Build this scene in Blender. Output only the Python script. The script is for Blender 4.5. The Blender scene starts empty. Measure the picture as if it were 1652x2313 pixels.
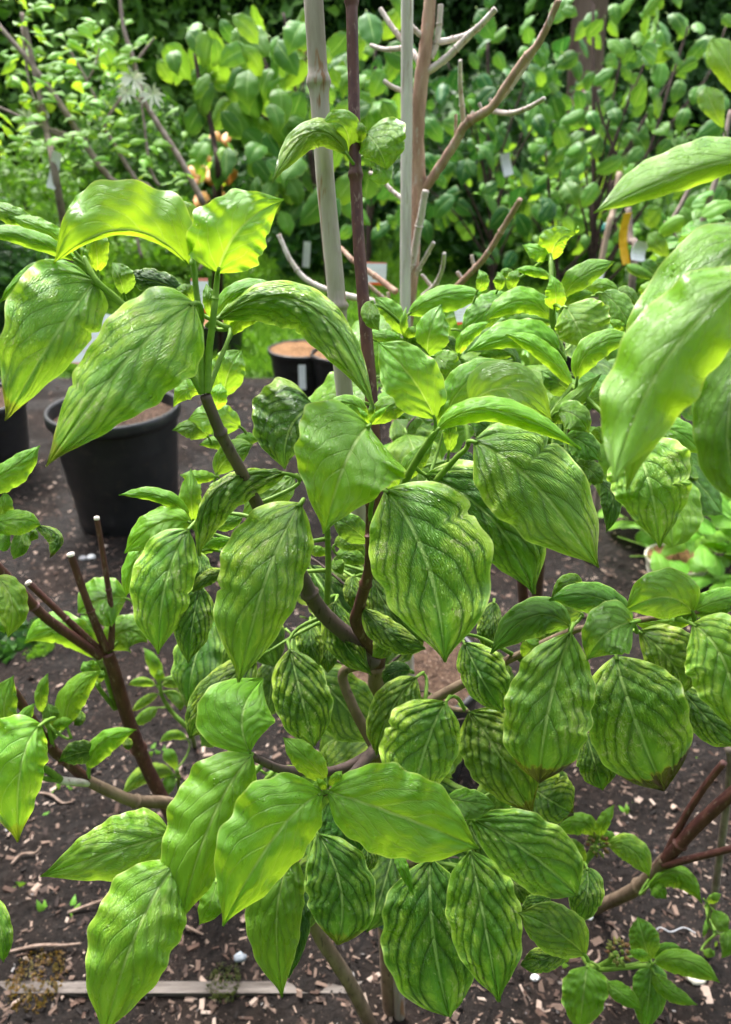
import bpy, math, random
import numpy as np
from mathutils import Vector, Matrix, Quaternion

random.seed(11); np.random.seed(11)
SC = bpy.context.scene
COL = SC.collection
R = math.radians

# ------------------------------------------------------------------ camera
W0, H0, FPX = 1652.0, 2313.0, 1664.0
CAMZ, PITCH = 1.35, R(27)
cam_d = bpy.data.cameras.new('camera'); cam = bpy.data.objects.new('camera', cam_d); COL.objects.link(cam)
cam.location = (0, 0, CAMZ); cam.rotation_euler = (R(90) - PITCH, 0, 0)
cam_d.sensor_fit = 'VERTICAL'; cam_d.sensor_height = 36.0; cam_d.lens = 36.0 * FPX / H0
cam_d.clip_start = 0.02; cam_d.clip_end = 400
cam_d.dof.use_dof = True; cam_d.dof.focus_distance = 0.60; cam_d.dof.aperture_fstop = 7.5
SC.camera = cam
SC.render.resolution_x = 731; SC.render.resolution_y = 1024

# ------------------------------------------------------------------ sky, sun, exposure
SUN_EL, SUN_AZ = R(58), R(-28)          # azimuth measured from +Y (straight ahead), negative = to the left
world = bpy.data.worlds.new('World'); SC.world = world; world.use_nodes = True
wn = world.node_tree.nodes; wl = world.node_tree.links
bg = wn['Background']; bg.inputs['Strength'].default_value = 0.15
sky = wn.new('ShaderNodeTexSky'); sky.sky_type = 'NISHITA'; sky.sun_disc = False
sky.sun_elevation = SUN_EL; sky.sun_rotation = SUN_AZ; sky.air_density = 1.0; sky.dust_density = 4.0; sky.ozone_density = 1.0
hs = wn.new('ShaderNodeHueSaturation'); hs.inputs['Saturation'].default_value = 0.40
wl.new(sky.outputs[0], hs.inputs['Color']); wl.new(hs.outputs[0], bg.inputs['Color'])
sun_d = bpy.data.lights.new('sun', 'SUN'); sun_d.energy = 1.5; sun_d.angle = R(18); sun_d.color = (1, .98, .95)
sun = bpy.data.objects.new('sun', sun_d); COL.objects.link(sun)
sdir = Vector((math.sin(SUN_AZ) * math.cos(SUN_EL), math.cos(SUN_AZ) * math.cos(SUN_EL), math.sin(SUN_EL)))
sun.rotation_euler = (-sdir).to_track_quat('-Z', 'Y').to_euler(); sun.location = sdir * 20
SC.view_settings.view_transform = 'Standard'; SC.view_settings.look = 'None'
SC.view_settings.exposure = 2.2; SC.view_settings.gamma = 1.0; SC.view_settings.use_curve_mapping = False
SC.cycles.max_bounces = 5; SC.cycles.transmission_bounces = 3; SC.cycles.diffuse_bounces = 3; SC.cycles.glossy_bounces = 2
SC.cycles.caustics_reflective = False; SC.cycles.caustics_refractive = False
SC.cycles.use_adaptive_sampling = True; SC.cycles.adaptive_threshold = .03
SC.cycles.use_denoising = True

# ------------------------------------------------------------------ geometry helpers
CF = np.array((0, math.cos(PITCH), -math.sin(PITCH))); CR = np.array((1., 0, 0)); CU = np.array((0, math.sin(PITCH), math.cos(PITCH)))
C0 = np.array((0, 0, CAMZ))
def P(x, y, d):
    "point seen at pixel (x, y) of the 1652x2313 photograph, d metres along the view axis"
    x = np.asarray(x, float); y = np.asarray(y, float); d = np.asarray(d, float)
    a = (x - W0 / 2) / FPX * d; b = (H0 / 2 - y) / FPX * d
    return C0 + d[..., None] * CF + a[..., None] * CR + b[..., None] * CU
def PV(x, y, d): return Vector(P(x, y, d))
def PY(x, y, Y):
    "point seen at a pixel on the upright plane y = Y"
    v = P(x, y, 1.0) - C0
    return Vector(C0 + v * (Y / v[1]))
def PG(x, y, z=0.0):
    "point seen at a pixel on the ground"
    v = P(x, y, 1.0) - C0
    return Vector(C0 + v * ((z - CAMZ) / v[2]))

def tag(o, label, cat, group=None):
    o['label'] = label; o['category'] = cat
    if group: o['group'] = group
    return o
def thing(name, label, cat, loc=(0, 0, 0), group=None):
    o = bpy.data.objects.new(name, None); COL.objects.link(o); o.location = loc; o.empty_display_size = .05
    return tag(o, label, cat, group)
def mesh_from(name, verts, faces, mats, smooth=True, midx=None, uv=None):
    me = bpy.data.meshes.new(name)
    me.from_pydata([tuple(map(float, v)) for v in verts], [], faces)
    for m in (mats if isinstance(mats, (list, tuple)) else [mats]): me.materials.append(m)
    if smooth: me.polygons.foreach_set('use_smooth', [True] * len(me.polygons))
    if midx is not None: me.polygons.foreach_set('material_index', midx)
    if uv is not None:
        l = me.uv_layers.new(name='UVMap'); vi = np.zeros(len(me.loops), int); me.loops.foreach_get('vertex_index', vi)
        l.data.foreach_set('uv', np.asarray(uv, float)[vi].ravel())
    return me
def link(name, me, parent=None):
    o = bpy.data.objects.new(name, me); COL.objects.link(o)
    if parent is not None:
        o.parent = parent; o.matrix_parent_inverse = Matrix.Translation(-Vector(parent.location))
    return o

def smooth_path(pts, rad, sub=5):
    pts = [np.array(p, float) for p in pts]; n = len(pts)
    if n < 3: sub = max(sub, 3)
    out, ro = [], []
    for i in range(n - 1):
        p0 = pts[max(i - 1, 0)]; p1 = pts[i]; p2 = pts[i + 1]; p3 = pts[min(i + 2, n - 1)]
        for k in range(sub):
            t = k / sub
            out.append(.5 * ((2 * p1) + (-p0 + p2) * t + (2 * p0 - 5 * p1 + 4 * p2 - p3) * t * t + (-p0 + 3 * p1 - 3 * p2 + p3) * t ** 3))
            ro.append(rad[i] * (1 - t) + rad[i + 1] * t)
    out.append(pts[-1]); ro.append(rad[-1])
    return np.array(out), np.array(ro)
def tube_geo(pts, rad, sides=8, cap=True, wob=0.0):
    pts = np.asarray(pts, float); n = len(pts)
    V, F = [], []
    T = np.gradient(pts, axis=0); T /= np.linalg.norm(T, axis=1)[:, None] + 1e-12
    ref = np.array((0, 0, 1.)) if abs(T[0][2]) < .8 else np.array((1., 0, 0))
    nrm = np.cross(T[0], ref); nrm /= np.linalg.norm(nrm)
    for i in range(n):
        nrm = nrm - T[i] * nrm.dot(T[i]); nrm /= np.linalg.norm(nrm) + 1e-12
        b = np.cross(T[i], nrm)
        for k in range(sides):
            a = 2 * math.pi * k / sides
            r = rad[i] * (1 + wob * random.uniform(-1, 1))
            V.append(pts[i] + r * (math.cos(a) * nrm + math.sin(a) * b))
    for i in range(n - 1):
        for k in range(sides):
            k2 = (k + 1) % sides
            F.append((i * sides + k, i * sides + k2, (i + 1) * sides + k2, (i + 1) * sides + k))
    if cap:
        F.append(tuple(range(sides))[::-1]); F.append(tuple((n - 1) * sides + k for k in range(sides)))
    return V, F
def tube(name, pts, rad, mat, parent=None, sides=10, sub=6, wob=.03, rings=()):
    "tapered stem; rings = fractions along it where a swollen leaf node sits"
    if not hasattr(rad, '__len__'): rad = [rad] * len(pts)
    p, r = smooth_path(pts, rad, sub)
    if rings:
        t = np.linspace(0, 1, len(p)); tt = np.linspace(0, 1, max(len(p), 60))
        for g in rings: tt = np.concatenate([tt, [g - .009, g - .004, g, g + .004, g + .009]])
        tt = np.sort(np.clip(tt, 0, 1)); tt = tt[np.concatenate([[True], np.diff(tt) > 1e-4])]
        p = np.stack([np.interp(tt, t, p[:, i]) for i in range(3)], 1); r = np.interp(tt, t, r)
        for g in rings: r = r * (1 + .30 * np.exp(-((tt - g) / .006) ** 2))
    V, F = tube_geo(p, r, sides, True, wob)
    if parent is not None and name in ('trunk', 'leader', 'branch', 'shoot', 'stem'): BR.setdefault(parent.name, []).append(p)
    return link(name, mesh_from(name, V, F, mat), parent)
BR = {}
def nearest_wood(plant, q, deeper=True):
    "closest point of the plant's wood, preferring wood behind and below the leaf base"
    if plant.name not in BR: return None
    w = np.concatenate(BR[plant.name]); d = w - q; dist = np.linalg.norm(d, axis=1)
    cost = dist + .8 * np.maximum(0, -(d @ CF)) + .3 * np.maximum(0, d[:, 2])
    return w[int(np.argmin(cost))]
def box_geo(c, sx, sy, sz, M=None):
    v = [Vector((x * sx / 2, y * sy / 2, z * sz / 2)) for x in (-1, 1) for y in (-1, 1) for z in (-1, 1)]
    if M is not None: v = [M @ q for q in v]
    v = [q + Vector(c) for q in v]
    return v, [(0, 1, 3, 2), (4, 6, 7, 5), (0, 4, 5, 1), (2, 3, 7, 6), (0, 2, 6, 4), (1, 5, 7, 3)]
def lathe_geo(prof, sides=40):
    V, F = [], []
    for r, z in prof:
        for k in range(sides):
            a = 2 * math.pi * k / sides; V.append((r * math.cos(a), r * math.sin(a), z))
    for i in range(len(prof) - 1):
        for k in range(sides):
            k2 = (k + 1) % sides; F.append((i * sides + k, i * sides + k2, (i + 1) * sides + k2, (i + 1) * sides + k))
    return V, F

# ------------------------------------------------------------------ node-material helpers
class NM:
    def __init__(s, name):
        s.m = bpy.data.materials.new(name); s.m.use_nodes = True
        s.t = s.m.node_tree; s.n = s.t.nodes; s.l = s.t.links
        s.n.clear(); s.out = s.n.new('ShaderNodeOutputMaterial')
    def put(s, inp, v):
        if hasattr(v, 'is_output'): s.l.new(v, inp)
        elif hasattr(inp.default_value, '__len__') and not hasattr(v, '__len__'): inp.default_value = (v, v, v, 1)
        elif hasattr(inp.default_value, '__len__') and len(v) == 3 and len(inp.default_value) == 4: inp.default_value = (*v, 1)
        else: inp.default_value = v
    def math(s, op, a, b=None, c=None, clamp=False):
        n = s.n.new('ShaderNodeMath'); n.operation = op; n.use_clamp = clamp
        for i, v in enumerate((a, b, c)):
            if v is not None: s.put(n.inputs[i], v)
        return n.outputs[0]
    def mix(s, f, a, b, mode='MIX'):
        n = s.n.new('ShaderNodeMix'); n.data_type = 'RGBA'; n.blend_type = mode; n.clamp_factor = True
        s.put(n.inputs[0], f); s.put(n.inputs[6], a); s.put(n.inputs[7], b); return n.outputs[2]
    def ss(s, v, a, b, to0=0., to1=1.):
        n = s.n.new('ShaderNodeMapRange'); n.interpolation_type = 'SMOOTHSTEP'
        for k, x in zip(('Value', 'From Min', 'From Max', 'To Min', 'To Max'), (v, a, b, to0, to1)): s.put(n.inputs[k], x)
        return n.outputs[0]
    def noise(s, vec, scale, detail=3., rough=.55, dist=0., out=0):
        n = s.n.new('ShaderNodeTexNoise'); n.inputs['Scale'].default_value = scale; n.inputs['Detail'].default_value = detail
        n.inputs['Roughness'].default_value = rough; n.inputs['Distortion'].default_value = dist
        if vec is not None: s.l.new(vec, n.inputs['Vector'])
        return n.outputs[out]
    def voro(s, vec, scale, feature='F1', out=0):
        n = s.n.new('ShaderNodeTexVoronoi'); n.feature = feature; n.inputs['Scale'].default_value = scale
        if vec is not None: s.l.new(vec, n.inputs['Vector'])
        return n.outputs[out]
    def coord(s, which='Object'): return s.n.new('ShaderNodeTexCoord').outputs[which]
    def vadd(s, a, b):
        n = s.n.new('ShaderNodeVectorMath'); n.operation = 'ADD'; s.put(n.inputs[0], a); s.put(n.inputs[1], b); return n.outputs[0]
    def vmul(s, a, b):
        n = s.n.new('ShaderNodeVectorMath'); n.operation = 'MULTIPLY'; s.put(n.inputs[0], a); s.put(n.inputs[1], b); return n.outputs[0]
    def bump(s, h, strength, dist):
        n = s.n.new('ShaderNodeBump'); n.inputs['Strength'].default_value = strength; n.inputs['Distance'].default_value = dist
        s.l.new(h, n.inputs['Height']); return n.outputs[0]
    def bsdf(s, color, rough, spec=.5, normal=None, **kw):
        n = s.n.new('ShaderNodeBsdfPrincipled'); s.put(n.inputs['Base Color'], color); s.put(n.inputs['Roughness'], rough)
        s.put(n.inputs['Specular IOR Level'], spec)
        if normal is not None: s.l.new(normal, n.inputs['Normal'])
        for k, v in kw.items(): s.put(n.inputs[k.replace('_', ' ')], v)
        return n.outputs[0]
    def done(s, sh): s.l.new(sh, s.out.inputs[0]); return s.m

def leaf_material(name, detail=True):
    """object colour carries: R maturity 0..1, G interveinal yellowing 0..1, B scorched tip 0..1"""
    s = NM(name)
    uv = s.coord('UV'); sep = s.n.new('ShaderNodeSeparateXYZ'); s.l.new(uv, sep.inputs[0])
    oi = s.n.new('ShaderNodeObjectInfo'); rnd = oi.outputs['Random']
    oc = s.n.new('ShaderNodeSeparateColor'); s.l.new(oi.outputs['Color'], oc.inputs[0])
    mat, chl, scorch = oc.outputs[0], oc.outputs[1], oc.outputs[2]
    u = sep.outputs[0]; w = s.math('SUBTRACT', s.math('MULTIPLY', sep.outputs[1], 2.), 1.); aw = s.math('ABSOLUTE', w)
    off = s.n.new('ShaderNodeCombineXYZ'); s.l.new(s.math('MULTIPLY', rnd, 37.), off.inputs[0]); s.l.new(s.math('MULTIPLY', rnd, 91.), off.inputs[1])
    uvo = s.vadd(s.vmul(uv, (1., .62, 1.)), off.outputs[0])
    n_big = s.noise(uvo, 3.5, 2)
    # arcuate side veins: leave the midrib at an angle and sweep up along the margin
    t = s.math('SUBTRACT', u, s.math('ADD', s.math('MULTIPLY', aw, .40), s.math('MULTIPLY', s.math('POWER', aw, 3.), .34)))
    t = s.math('ADD', t, s.math('MULTIPLY', s.math('SUBTRACT', n_big, .5), .035))
    kd = s.math('ABSOLUTE', s.math('SUBTRACT', s.math('FRACT', s.math('ADD', s.math('MULTIPLY', t, VK), .5)), .5))      # 0 on a vein, .5 between
    fade = s.math('MULTIPLY', s.math('MULTIPLY', s.ss(t, .60, .74, 1., 0.), s.ss(t, -.34, -.26)), s.ss(aw, .82, .97, 1., 0.))
    vein = s.math('MULTIPLY', s.ss(kd, .015, .075, 1., 0.), fade)
    midw = s.ss(aw, .014, .048, 1., 0.)
    young = s.mix(n_big, YOUNG0, YOUNG1)
    mature = s.mix(n_big, (.012, .082, .011), (.026, .150, .021))
    base = s.mix(mat, young, mature)
    if detail:
        n_mid = s.noise(uvo, 13., 4, .7, .8); n_fine = s.noise(uvo, 60., 2, .6)
        cv = s.n.new('ShaderNodeTexWave'); cv.wave_type = 'BANDS'; cv.bands_direction = 'Y'      # fine cross veins
        cv.inputs['Scale'].default_value = 9.; cv.inputs['Distortion'].default_value = 8.; cv.inputs['Detail'].default_value = 2.; cv.inputs['Detail Scale'].default_value = 2.4
        s.l.new(s.vadd(s.vmul(uv, (1.2, 1.7, 1.)), off.outputs[0]), cv.inputs['Vector'])
        cross = cv.outputs['Fac']
        vw = s.math('MULTIPLY', s.ss(kd, .05, s.math('ADD', .10, s.math('MULTIPLY', n_mid, .42)), 1., 0.), fade)
        halo = s.ss(aw, .03, s.math('ADD', .08, s.math('MULTIPLY', n_mid, .25)), 1., 0.)
        base = s.mix(s.math('MULTIPLY', s.ss(n_mid, .35, .75, 0., .30), s.math('SUBTRACT', 1., s.math('MULTIPLY', mat, .6))), base, (.17, .34, .02))
        base = s.mix(s.math('MULTIPLY', s.math('MAXIMUM', vw, halo), s.math('ADD', .12, s.math('MULTIPLY', mat, .5))), base, s.mix(mat, (.085, .26, .014), (.010, .055, .006)))
        ym = s.math('ADD', .22, s.ss(s.math('ADD', n_mid, s.math('MULTIPLY', s.math('SUBTRACT', n_big, .5), 1.2)), .38, .64, 0., .78))
        ym = s.math('MULTIPLY', s.math('MULTIPLY', ym, chl), s.math('SUBTRACT', 1., s.math('MULTIPLY', s.math('MAXIMUM', vw, halo), s.math('ADD', .30, s.math('MULTIPLY', mat, .68)))))
        ym = s.math('MULTIPLY', ym, s.math('SUBTRACT', 1., s.math('MULTIPLY', s.math('MULTIPLY', mat, .85), s.ss(s.math('ADD', aw, s.math('MULTIPLY', u, .25)), .30, .95, 1., 0.))))
        base = s.mix(ym, base, s.mix(mat, (.40, .64, .06), (.46, .63, .05)))
        n_bl = s.noise(uvo, 24., 4, .75)
        blot = s.math('MULTIPLY', s.ss(s.math('ADD', n_bl, s.math('MULTIPLY', n_big, .6)), .90, 1.0), s.math('MULTIPLY', chl, .8))
        base = s.mix(blot, base, (.55, .56, .26))
        spk = s.math('MULTIPLY', s.ss(s.math('ADD', s.voro(uvo, 8.), s.math('MULTIPLY', n_bl, .08)), .10, .07), s.math('MULTIPLY', s.ss(chl, .3, .6), s.ss(n_big, .52, .6)))
        base = s.mix(s.math('MULTIPLY', spk, .8), base, (.10, .03, .02))
    base = s.mix(s.math('MULTIPLY', vein, s.math('MULTIPLY', s.math('SUBTRACT', 1., mat), .45)), base, (.36, .60, .14))
    base = s.mix(s.math('MULTIPLY', vein, s.math('MULTIPLY', mat, .85)), base, (.009, .050, .007))
    base = s.mix(s.math('MULTIPLY', midw, s.ss(u, .95, .55, .25, .85)), base, (.42, .62, .17))
    base = s.mix(s.ss(aw, .955, .985, 0., .6), base, (.50, .62, .15))
    if detail:
        sm = s.math('ADD', s.ss(u, .80, .97, 0., 1.), s.math('MULTIPLY', s.ss(aw, .7, 1.), s.ss(u, .35, .85, 0., .55)))
        sm = s.math('MULTIPLY', s.ss(s.math('ADD', sm, s.math('MULTIPLY', s.math('SUBTRACT', n_mid, .5), .9)), .55, .85), scorch)
        base = s.mix(s.math('MULTIPLY', s.ss(sm, 0., .45), .6), base, (.32, .22, .02))
        base = s.mix(s.ss(sm, .35, .8), base, (.055, .022, .016))
    jit = s.n.new('ShaderNodeHueSaturation'); s.put(jit.inputs['Hue'], s.math('ADD', .490, s.math('MULTIPLY', rnd, .016)))
    s.put(jit.inputs['Value'], s.math('ADD', .86, s.math('MULTIPLY', rnd, .28))); s.l.new(base, jit.inputs['Color']); base = jit.outputs[0]
    geo = s.n.new('ShaderNodeNewGeometry')
    top = s.mix(geo.outputs['Backfacing'], base, s.mix(.5, base, (.22, .36, .10)))
    rough = .52; bp = None
    if detail:
        h = s.math('ADD', s.math('MULTIPLY', vein, s.math('SUBTRACT', -.35, s.math('MULTIPLY', mat, .7))), s.math('MULTIPLY', midw, -.8))
        h = s.math('ADD', h, s.math('MULTIPLY', cross, s.math('MULTIPLY', s.math('ADD', .10, s.math('MULTIPLY', mat, 1.0)), fade)))
        h = s.math('ADD', h, s.math('MULTIPLY', n_mid, s.math('ADD', .35, s.math('MULTIPLY', mat, 1.1))))
        h = s.math('ADD', h, s.math('MULTIPLY', n_fine, .15))
        patch = s.noise(uvo, 4.5, 3, .65, .5)
        drops = s.math('MULTIPLY', s.ss(s.voro(uvo, 26.), .18, .30, 1., 0.), s.ss(patch, .56, .64))
        wet = s.ss(patch, .50, .60)
        h = s.math('ADD', h, s.math('MULTIPLY', drops, 1.1))
        bp = s.bump(h, .8, .0018)
        rough = s.math('SUBTRACT', s.math('ADD', .34, s.math('MULTIPLY', n_fine, .12)), s.math('MULTIPLY', s.math('MAXIMUM', wet, drops), .24))
    pr = s.bsdf(top, rough, .55 if detail else .35, bp)
    tr = s.n.new('ShaderNodeBsdfTranslucent')
    tcol = s.mix(.5, base, s.mix(mat, (.56, .70, .010), (.09, .25, .03)))
    tcol = s.mix(s.math('MULTIPLY', s.math('MAXIMUM', vein, midw), .12), tcol, (.12, .28, .01))
    s.l.new(tcol, tr.inputs['Color'])
    mx = s.n.new('ShaderNodeMixShader'); s.put(mx.inputs[0], s.math('SUBTRACT', .50, s.math('MULTIPLY', mat, .26)))
    s.l.new(pr, mx.inputs[1]); s.l.new(tr.outputs[0], mx.inputs[2])
    return s.done(mx.outputs[0])
VK = 5.4; YOUNG0 = (.14, .38, .022); YOUNG1 = (.21, .51, .036)

def simple(name, c1, c2, scale=20., rough=.7, bump=.3, dist=.002, spec=.3, stretch=(1, 1, 1), c3=None, coord='Object'):
    s = NM(name); v = s.vmul(s.coord(coord), stretch)
    n = s.noise(v, scale, 4, .65); col = s.mix(s.ss(n, .35, .65), c1, c2)
    if c3 is not None: col = s.mix(s.ss(s.noise(v, scale * 2.7, 3, .6), .58, .68), col, c3)
    return s.done(s.bsdf(col, rough, spec, s.bump(s.noise(v, scale * 3, 4, .7), bump, dist)))
def island(name, cols, rough=.85, scale=120.):
    s = NM(name); g = s.n.new('ShaderNodeNewGeometry'); r = s.n.new('ShaderNodeValToRGB')
    s.l.new(g.outputs['Random Per Island'], r.inputs[0]); e = r.color_ramp.elements
    while len(e) < len(cols): e.new(.5)
    for i, c in enumerate(cols): e[i].position = i / (len(cols) - 1); e[i].color = (*c, 1)
    n = s.noise(s.coord('Object'), scale, 3)
    col = s.mix(.55, r.outputs[0], s.mix(n, (.0, .0, .0), r.outputs[0]))
    return s.done(s.bsdf(col, rough, .25, s.bump(n, .4, .002)))

M_LEAF = leaf_material('leaf'); M_FARLEAF = leaf_material('far_leaf', False)
M_GREEN = simple('green_stem', (.10, .20, .02), (.17, .29, .04), 60, .55, .15, .0006)
M_RED = simple('red_brown_bark', (.055, .018, .016), (.095, .036, .028), 90, .55, .35, .0008, .35, (1, 1, .35), (.16, .10, .08))
M_GREYRED = simple('grey_red_bark', (.075, .055, .05), (.11, .075, .065), 70, .65, .3, .0008, .3, (1, 1, .3), (.04, .025, .02))
M_TAN = simple('tan_bark', (.15, .105, .07), (.23, .165, .115), 55, .8, .5, .0015, .2, (1, 1, .3), (.08, .055, .04))
M_DEADRED = simple('dead_branch_bark', (.26, .155, .11), (.40, .27, .20), 45, .8, .4, .001, .2, (1, 1, .3), (.42, .36, .31))
M_DEADPALE = simple('dead_twig_bark', (.46, .39, .35), (.60, .53, .49), 60, .8, .35, .001, .2, (1, 1, .3), (.30, .19, .15))
M_GREYTWIG = simple('grey_twig', (.15, .115, .095), (.24, .19, .16), 40, .8, .3, .001, .2)
M_DARKTWIG = simple('dark_twig', (.035, .022, .018), (.07, .045, .035), 40, .8, .3, .001, .2)
M_BAMBOO = simple('weathered_cane', (.25, .21, .17), (.40, .35, .31), 34, .75, .5, .0015, .2, (1, 1, .12), (.26, .14, .075))
M_WSTAKE = simple('pale_stake', (.44, .39, .36), (.62, .57, .54), 60, .85, .6, .002, .1, (1, 1, .08), (.36, .29, .25))
M_TAPE = simple('green_tape', (.0, .10, .075), (.0, .14, .10), 50, .35, .1, .0005, .5)
M_WHITE = simple('white_plastic', (.70, .71, .74), (.80, .80, .82), 20, .4, .05, .0005, .5)
M_YELLOW = simple('yellow_ribbon', (.72, .40, .012), (.85, .50, .02), 20, .4, .1, .0005, .5)
M_POT = simple('black_pot_plastic', (.010, .011, .013), (.018, .018, .020), 10, .42, .12, .001, .5, (1, 1, 1), (.028, .024, .022))
M_POTSOIL = simple('bark_compost', (.17, .09, .045), (.30, .17, .085), 70, .95, 1., .006, .1, (1, 1, 1), (.08, .04, .02))
M_CUT = simple('cut_wood', (.55, .47, .40), (.65, .58, .52), 90, .8)
M_MOSS = simple('moss', (.07, .12, .02), (.12, .17, .035), 60, .9, .8, .004)
# ------------------------------------------------------------------ leaves
PROF = {
 'n': ((0, .05, .12, .2, .3, .4, .5, .6, .7, .8, .88, .94, .975, 1), (.02, .36, .65, .86, 1.0, 1.06, 1.06, 1.02, .92, .73, .45, .18, .06, .008)),
 'b': ((0, .03, .08, .15, .25, .35, .45, .55, .68, .8, .88, .94, .975, 1), (.03, .46, .78, .97, 1.07, 1.07, 1.02, .93, .75, .50, .29, .12, .05, .008)),
 'e': ((0, .06, .14, .24, .36, .5, .62, .74, .84, .91, .96, .985, 1), (.02, .32, .62, .85, 1.0, 1.06, 1.06, .98, .79, .54, .27, .10, .008)),
 's': ((0, .08, .2, .35, .5, .65, .8, .92, 1), (.03, .3, .7, .96, 1., .85, .52, .2, .012)),
 'o': ((0, .1, .25, .45, .6, .75, .88, .95, 1), (.03, .22, .5, .82, .98, .98, .72, .4, .02)),
}
def leaf_grid(B, M, T, v1, v2, dz1, dz2, hw, unproj, rg, nu, nw, prof, wave, cup, relief, scale, curl=0., bend=0., notch=0):
    "B, M, T: midrib start, middle, tip; v1/v2 signed half-widths; dz1/dz2 how far each margin falls back"
    u = np.linspace(0, 1, nu)[:, None]; t = np.linspace(-1, 1, nw)[None, :]; a = np.abs(t)
    B, M, T = (np.array(q, float) for q in (B, M, T)); K = 2 * M - .5 * (B + T)
    m = (1 - u) ** 2 * B + 2 * u * (1 - u) * K + u * u * T
    d = 2 * (1 - u) * (K - B) + 2 * u * (T - K)
    dm = np.linalg.norm(d[:, :2], axis=1)[:, None] + 1e-9
    n = np.stack([d[:, 1], -d[:, 0]], 1) / dm
    dM = (T - B)[:2]; dM = dM / (np.linalg.norm(dM) + 1e-9); nM = np.array([dM[1], -dM[0]])
    if np.linalg.norm((T - B)[:2]) < 1.2 * max(abs(v1), abs(v2)) or bend: n = n * .35 + nM * .65; n /= np.linalg.norm(n, axis=1)[:, None]
    px, py = PROF[prof]; fu_ = np.linspace(0, 1, 201); fw_ = np.interp(fu_, px, py)
    for sg in (9,): fw_ = np.convolve(np.pad(fw_, (sg, sg), 'reflect', reflect_type='odd'), np.hanning(2 * sg + 3)[1:-1] / np.hanning(2 * sg + 3)[1:-1].sum(), 'valid')
    Wd = np.maximum(np.interp(u[:, 0], fu_, fw_), .008)[:, None]; Wd[0] = .02; Wd[-1] = .008
    left = t < 0
    f1, f2 = rg.uniform(2.2, 4.2), rg.uniform(5, 8); p = rg.uniform(0, 6.28, 6)
    jag = 1 + wave * (.35 * np.sin(6.28 * f1 * u + p[0] + 2.4 * left) + .25 * np.sin(6.28 * f2 * u + p[1] + left)) * np.minimum(1, Wd * 1.5)
    if notch:
        for _ in range(notch):
            u0, sd, dp_ = rg.uniform(.25, .72), rg.rand() < .5, rg.uniform(.06, .20)
            jag = jag * (1 - dp_ * np.exp(-((u - u0) / rg.uniform(.010, .022)) ** 2) * (left if sd else ~left))
    v = np.where(left, v1, v2) * Wd * jag
    dz = np.where(left, dz1, dz2)
    X = m[:, 0:1] + n[:, 0:1] * v * a; Y = m[:, 1:2] + n[:, 1:2] * v * a
    asq = a ** 1.35
    Z = m[:, 2:3] + Wd * dz * asq - cup * hw * np.sin(np.pi * np.minimum(a, 1) * .9) * Wd
    Z = Z + wave * hw * a ** 2.2 * Wd ** .6 * (1.1 * np.sin(6.28 * f1 * u + p[2] + 2.1 * left) + .6 * np.sin(6.28 * f2 * u + p[3] + 1.3 * left))
    Z = Z + .05 * hw * np.sin(6.28 * 1.3 * u + p[4]) + curl * hw * u ** 5
    G = unproj(X, Y, Z)
    du = np.gradient(G, axis=0); dv = np.gradient(G, axis=1); N = np.cross(du, dv); N /= np.linalg.norm(N, axis=2)[..., None] + 1e-12
    tt = u - .40 * a - .34 * a ** 3
    kk = np.abs(np.sin(np.pi * VK * tt)) ** .7
    fd = np.clip((.74 - tt) / .14, 0, 1) * np.clip((tt + .34) / .08, 0, 1) * np.clip((1 - a) / .12, 0, 1)
    h = (kk - .6) * fd * relief * scale
    h = h - relief * scale * .9 * np.exp(-(a / .06) ** 2)
    h = h + relief * scale * .22 * np.sin(70 * (u + .5 * a) + 3 * np.sin(9 * t)) * fd * np.minimum(1, a * 6) * (relief > .0016)
    for _ in range(3):
        fu, fv = rg.uniform(6, 22), rg.uniform(5, 16)
        h = h + relief * scale * .35 * np.sin(fu * 2 * u + rg.uniform(0, 6)) * np.sin(fv * t + rg.uniform(0, 6)) * np.clip((1 - a) / .15, 0, 1) * np.minimum(1, a * 5)
    return G, N, h, u, t
def leaf_mesh(name, G, N, h, u, t, flip, petiole=None, prad=.0011, mat=None):
    sgn = -1. if flip else 1.
    G = G + N * (h * sgn)[..., None]
    nu, nw = G.shape[:2]
    V = G.reshape(-1, 3); idx = np.arange(nu * nw).reshape(nu, nw)
    q = np.stack([idx[:-1, :-1], idx[1:, :-1], idx[1:, 1:], idx[:-1, 1:]], -1).reshape(-1, 4)
    if flip: q = q[:, ::-1]
    F = q.tolist(); mi = [0] * len(F)
    uv = np.stack([np.broadcast_to(u, (nu, nw)), np.broadcast_to((t + 1) / 2, (nu, nw))], -1).reshape(-1, 2)
    if petiole is not None:
        pv, pf = tube_geo(petiole, np.linspace(prad * 1.5, prad, len(petiole)), 6, True)
        o = len(V); V = np.concatenate([V, np.array(pv)]); F += [tuple(i + o for i in f) for f in pf]; mi += [1] * len(pf)
        uv = np.concatenate([uv, np.zeros((len(pv), 2))])
    return mesh_from(name, V, F, [mat or M_LEAF, M_GREEN], True, mi, uv)

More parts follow.
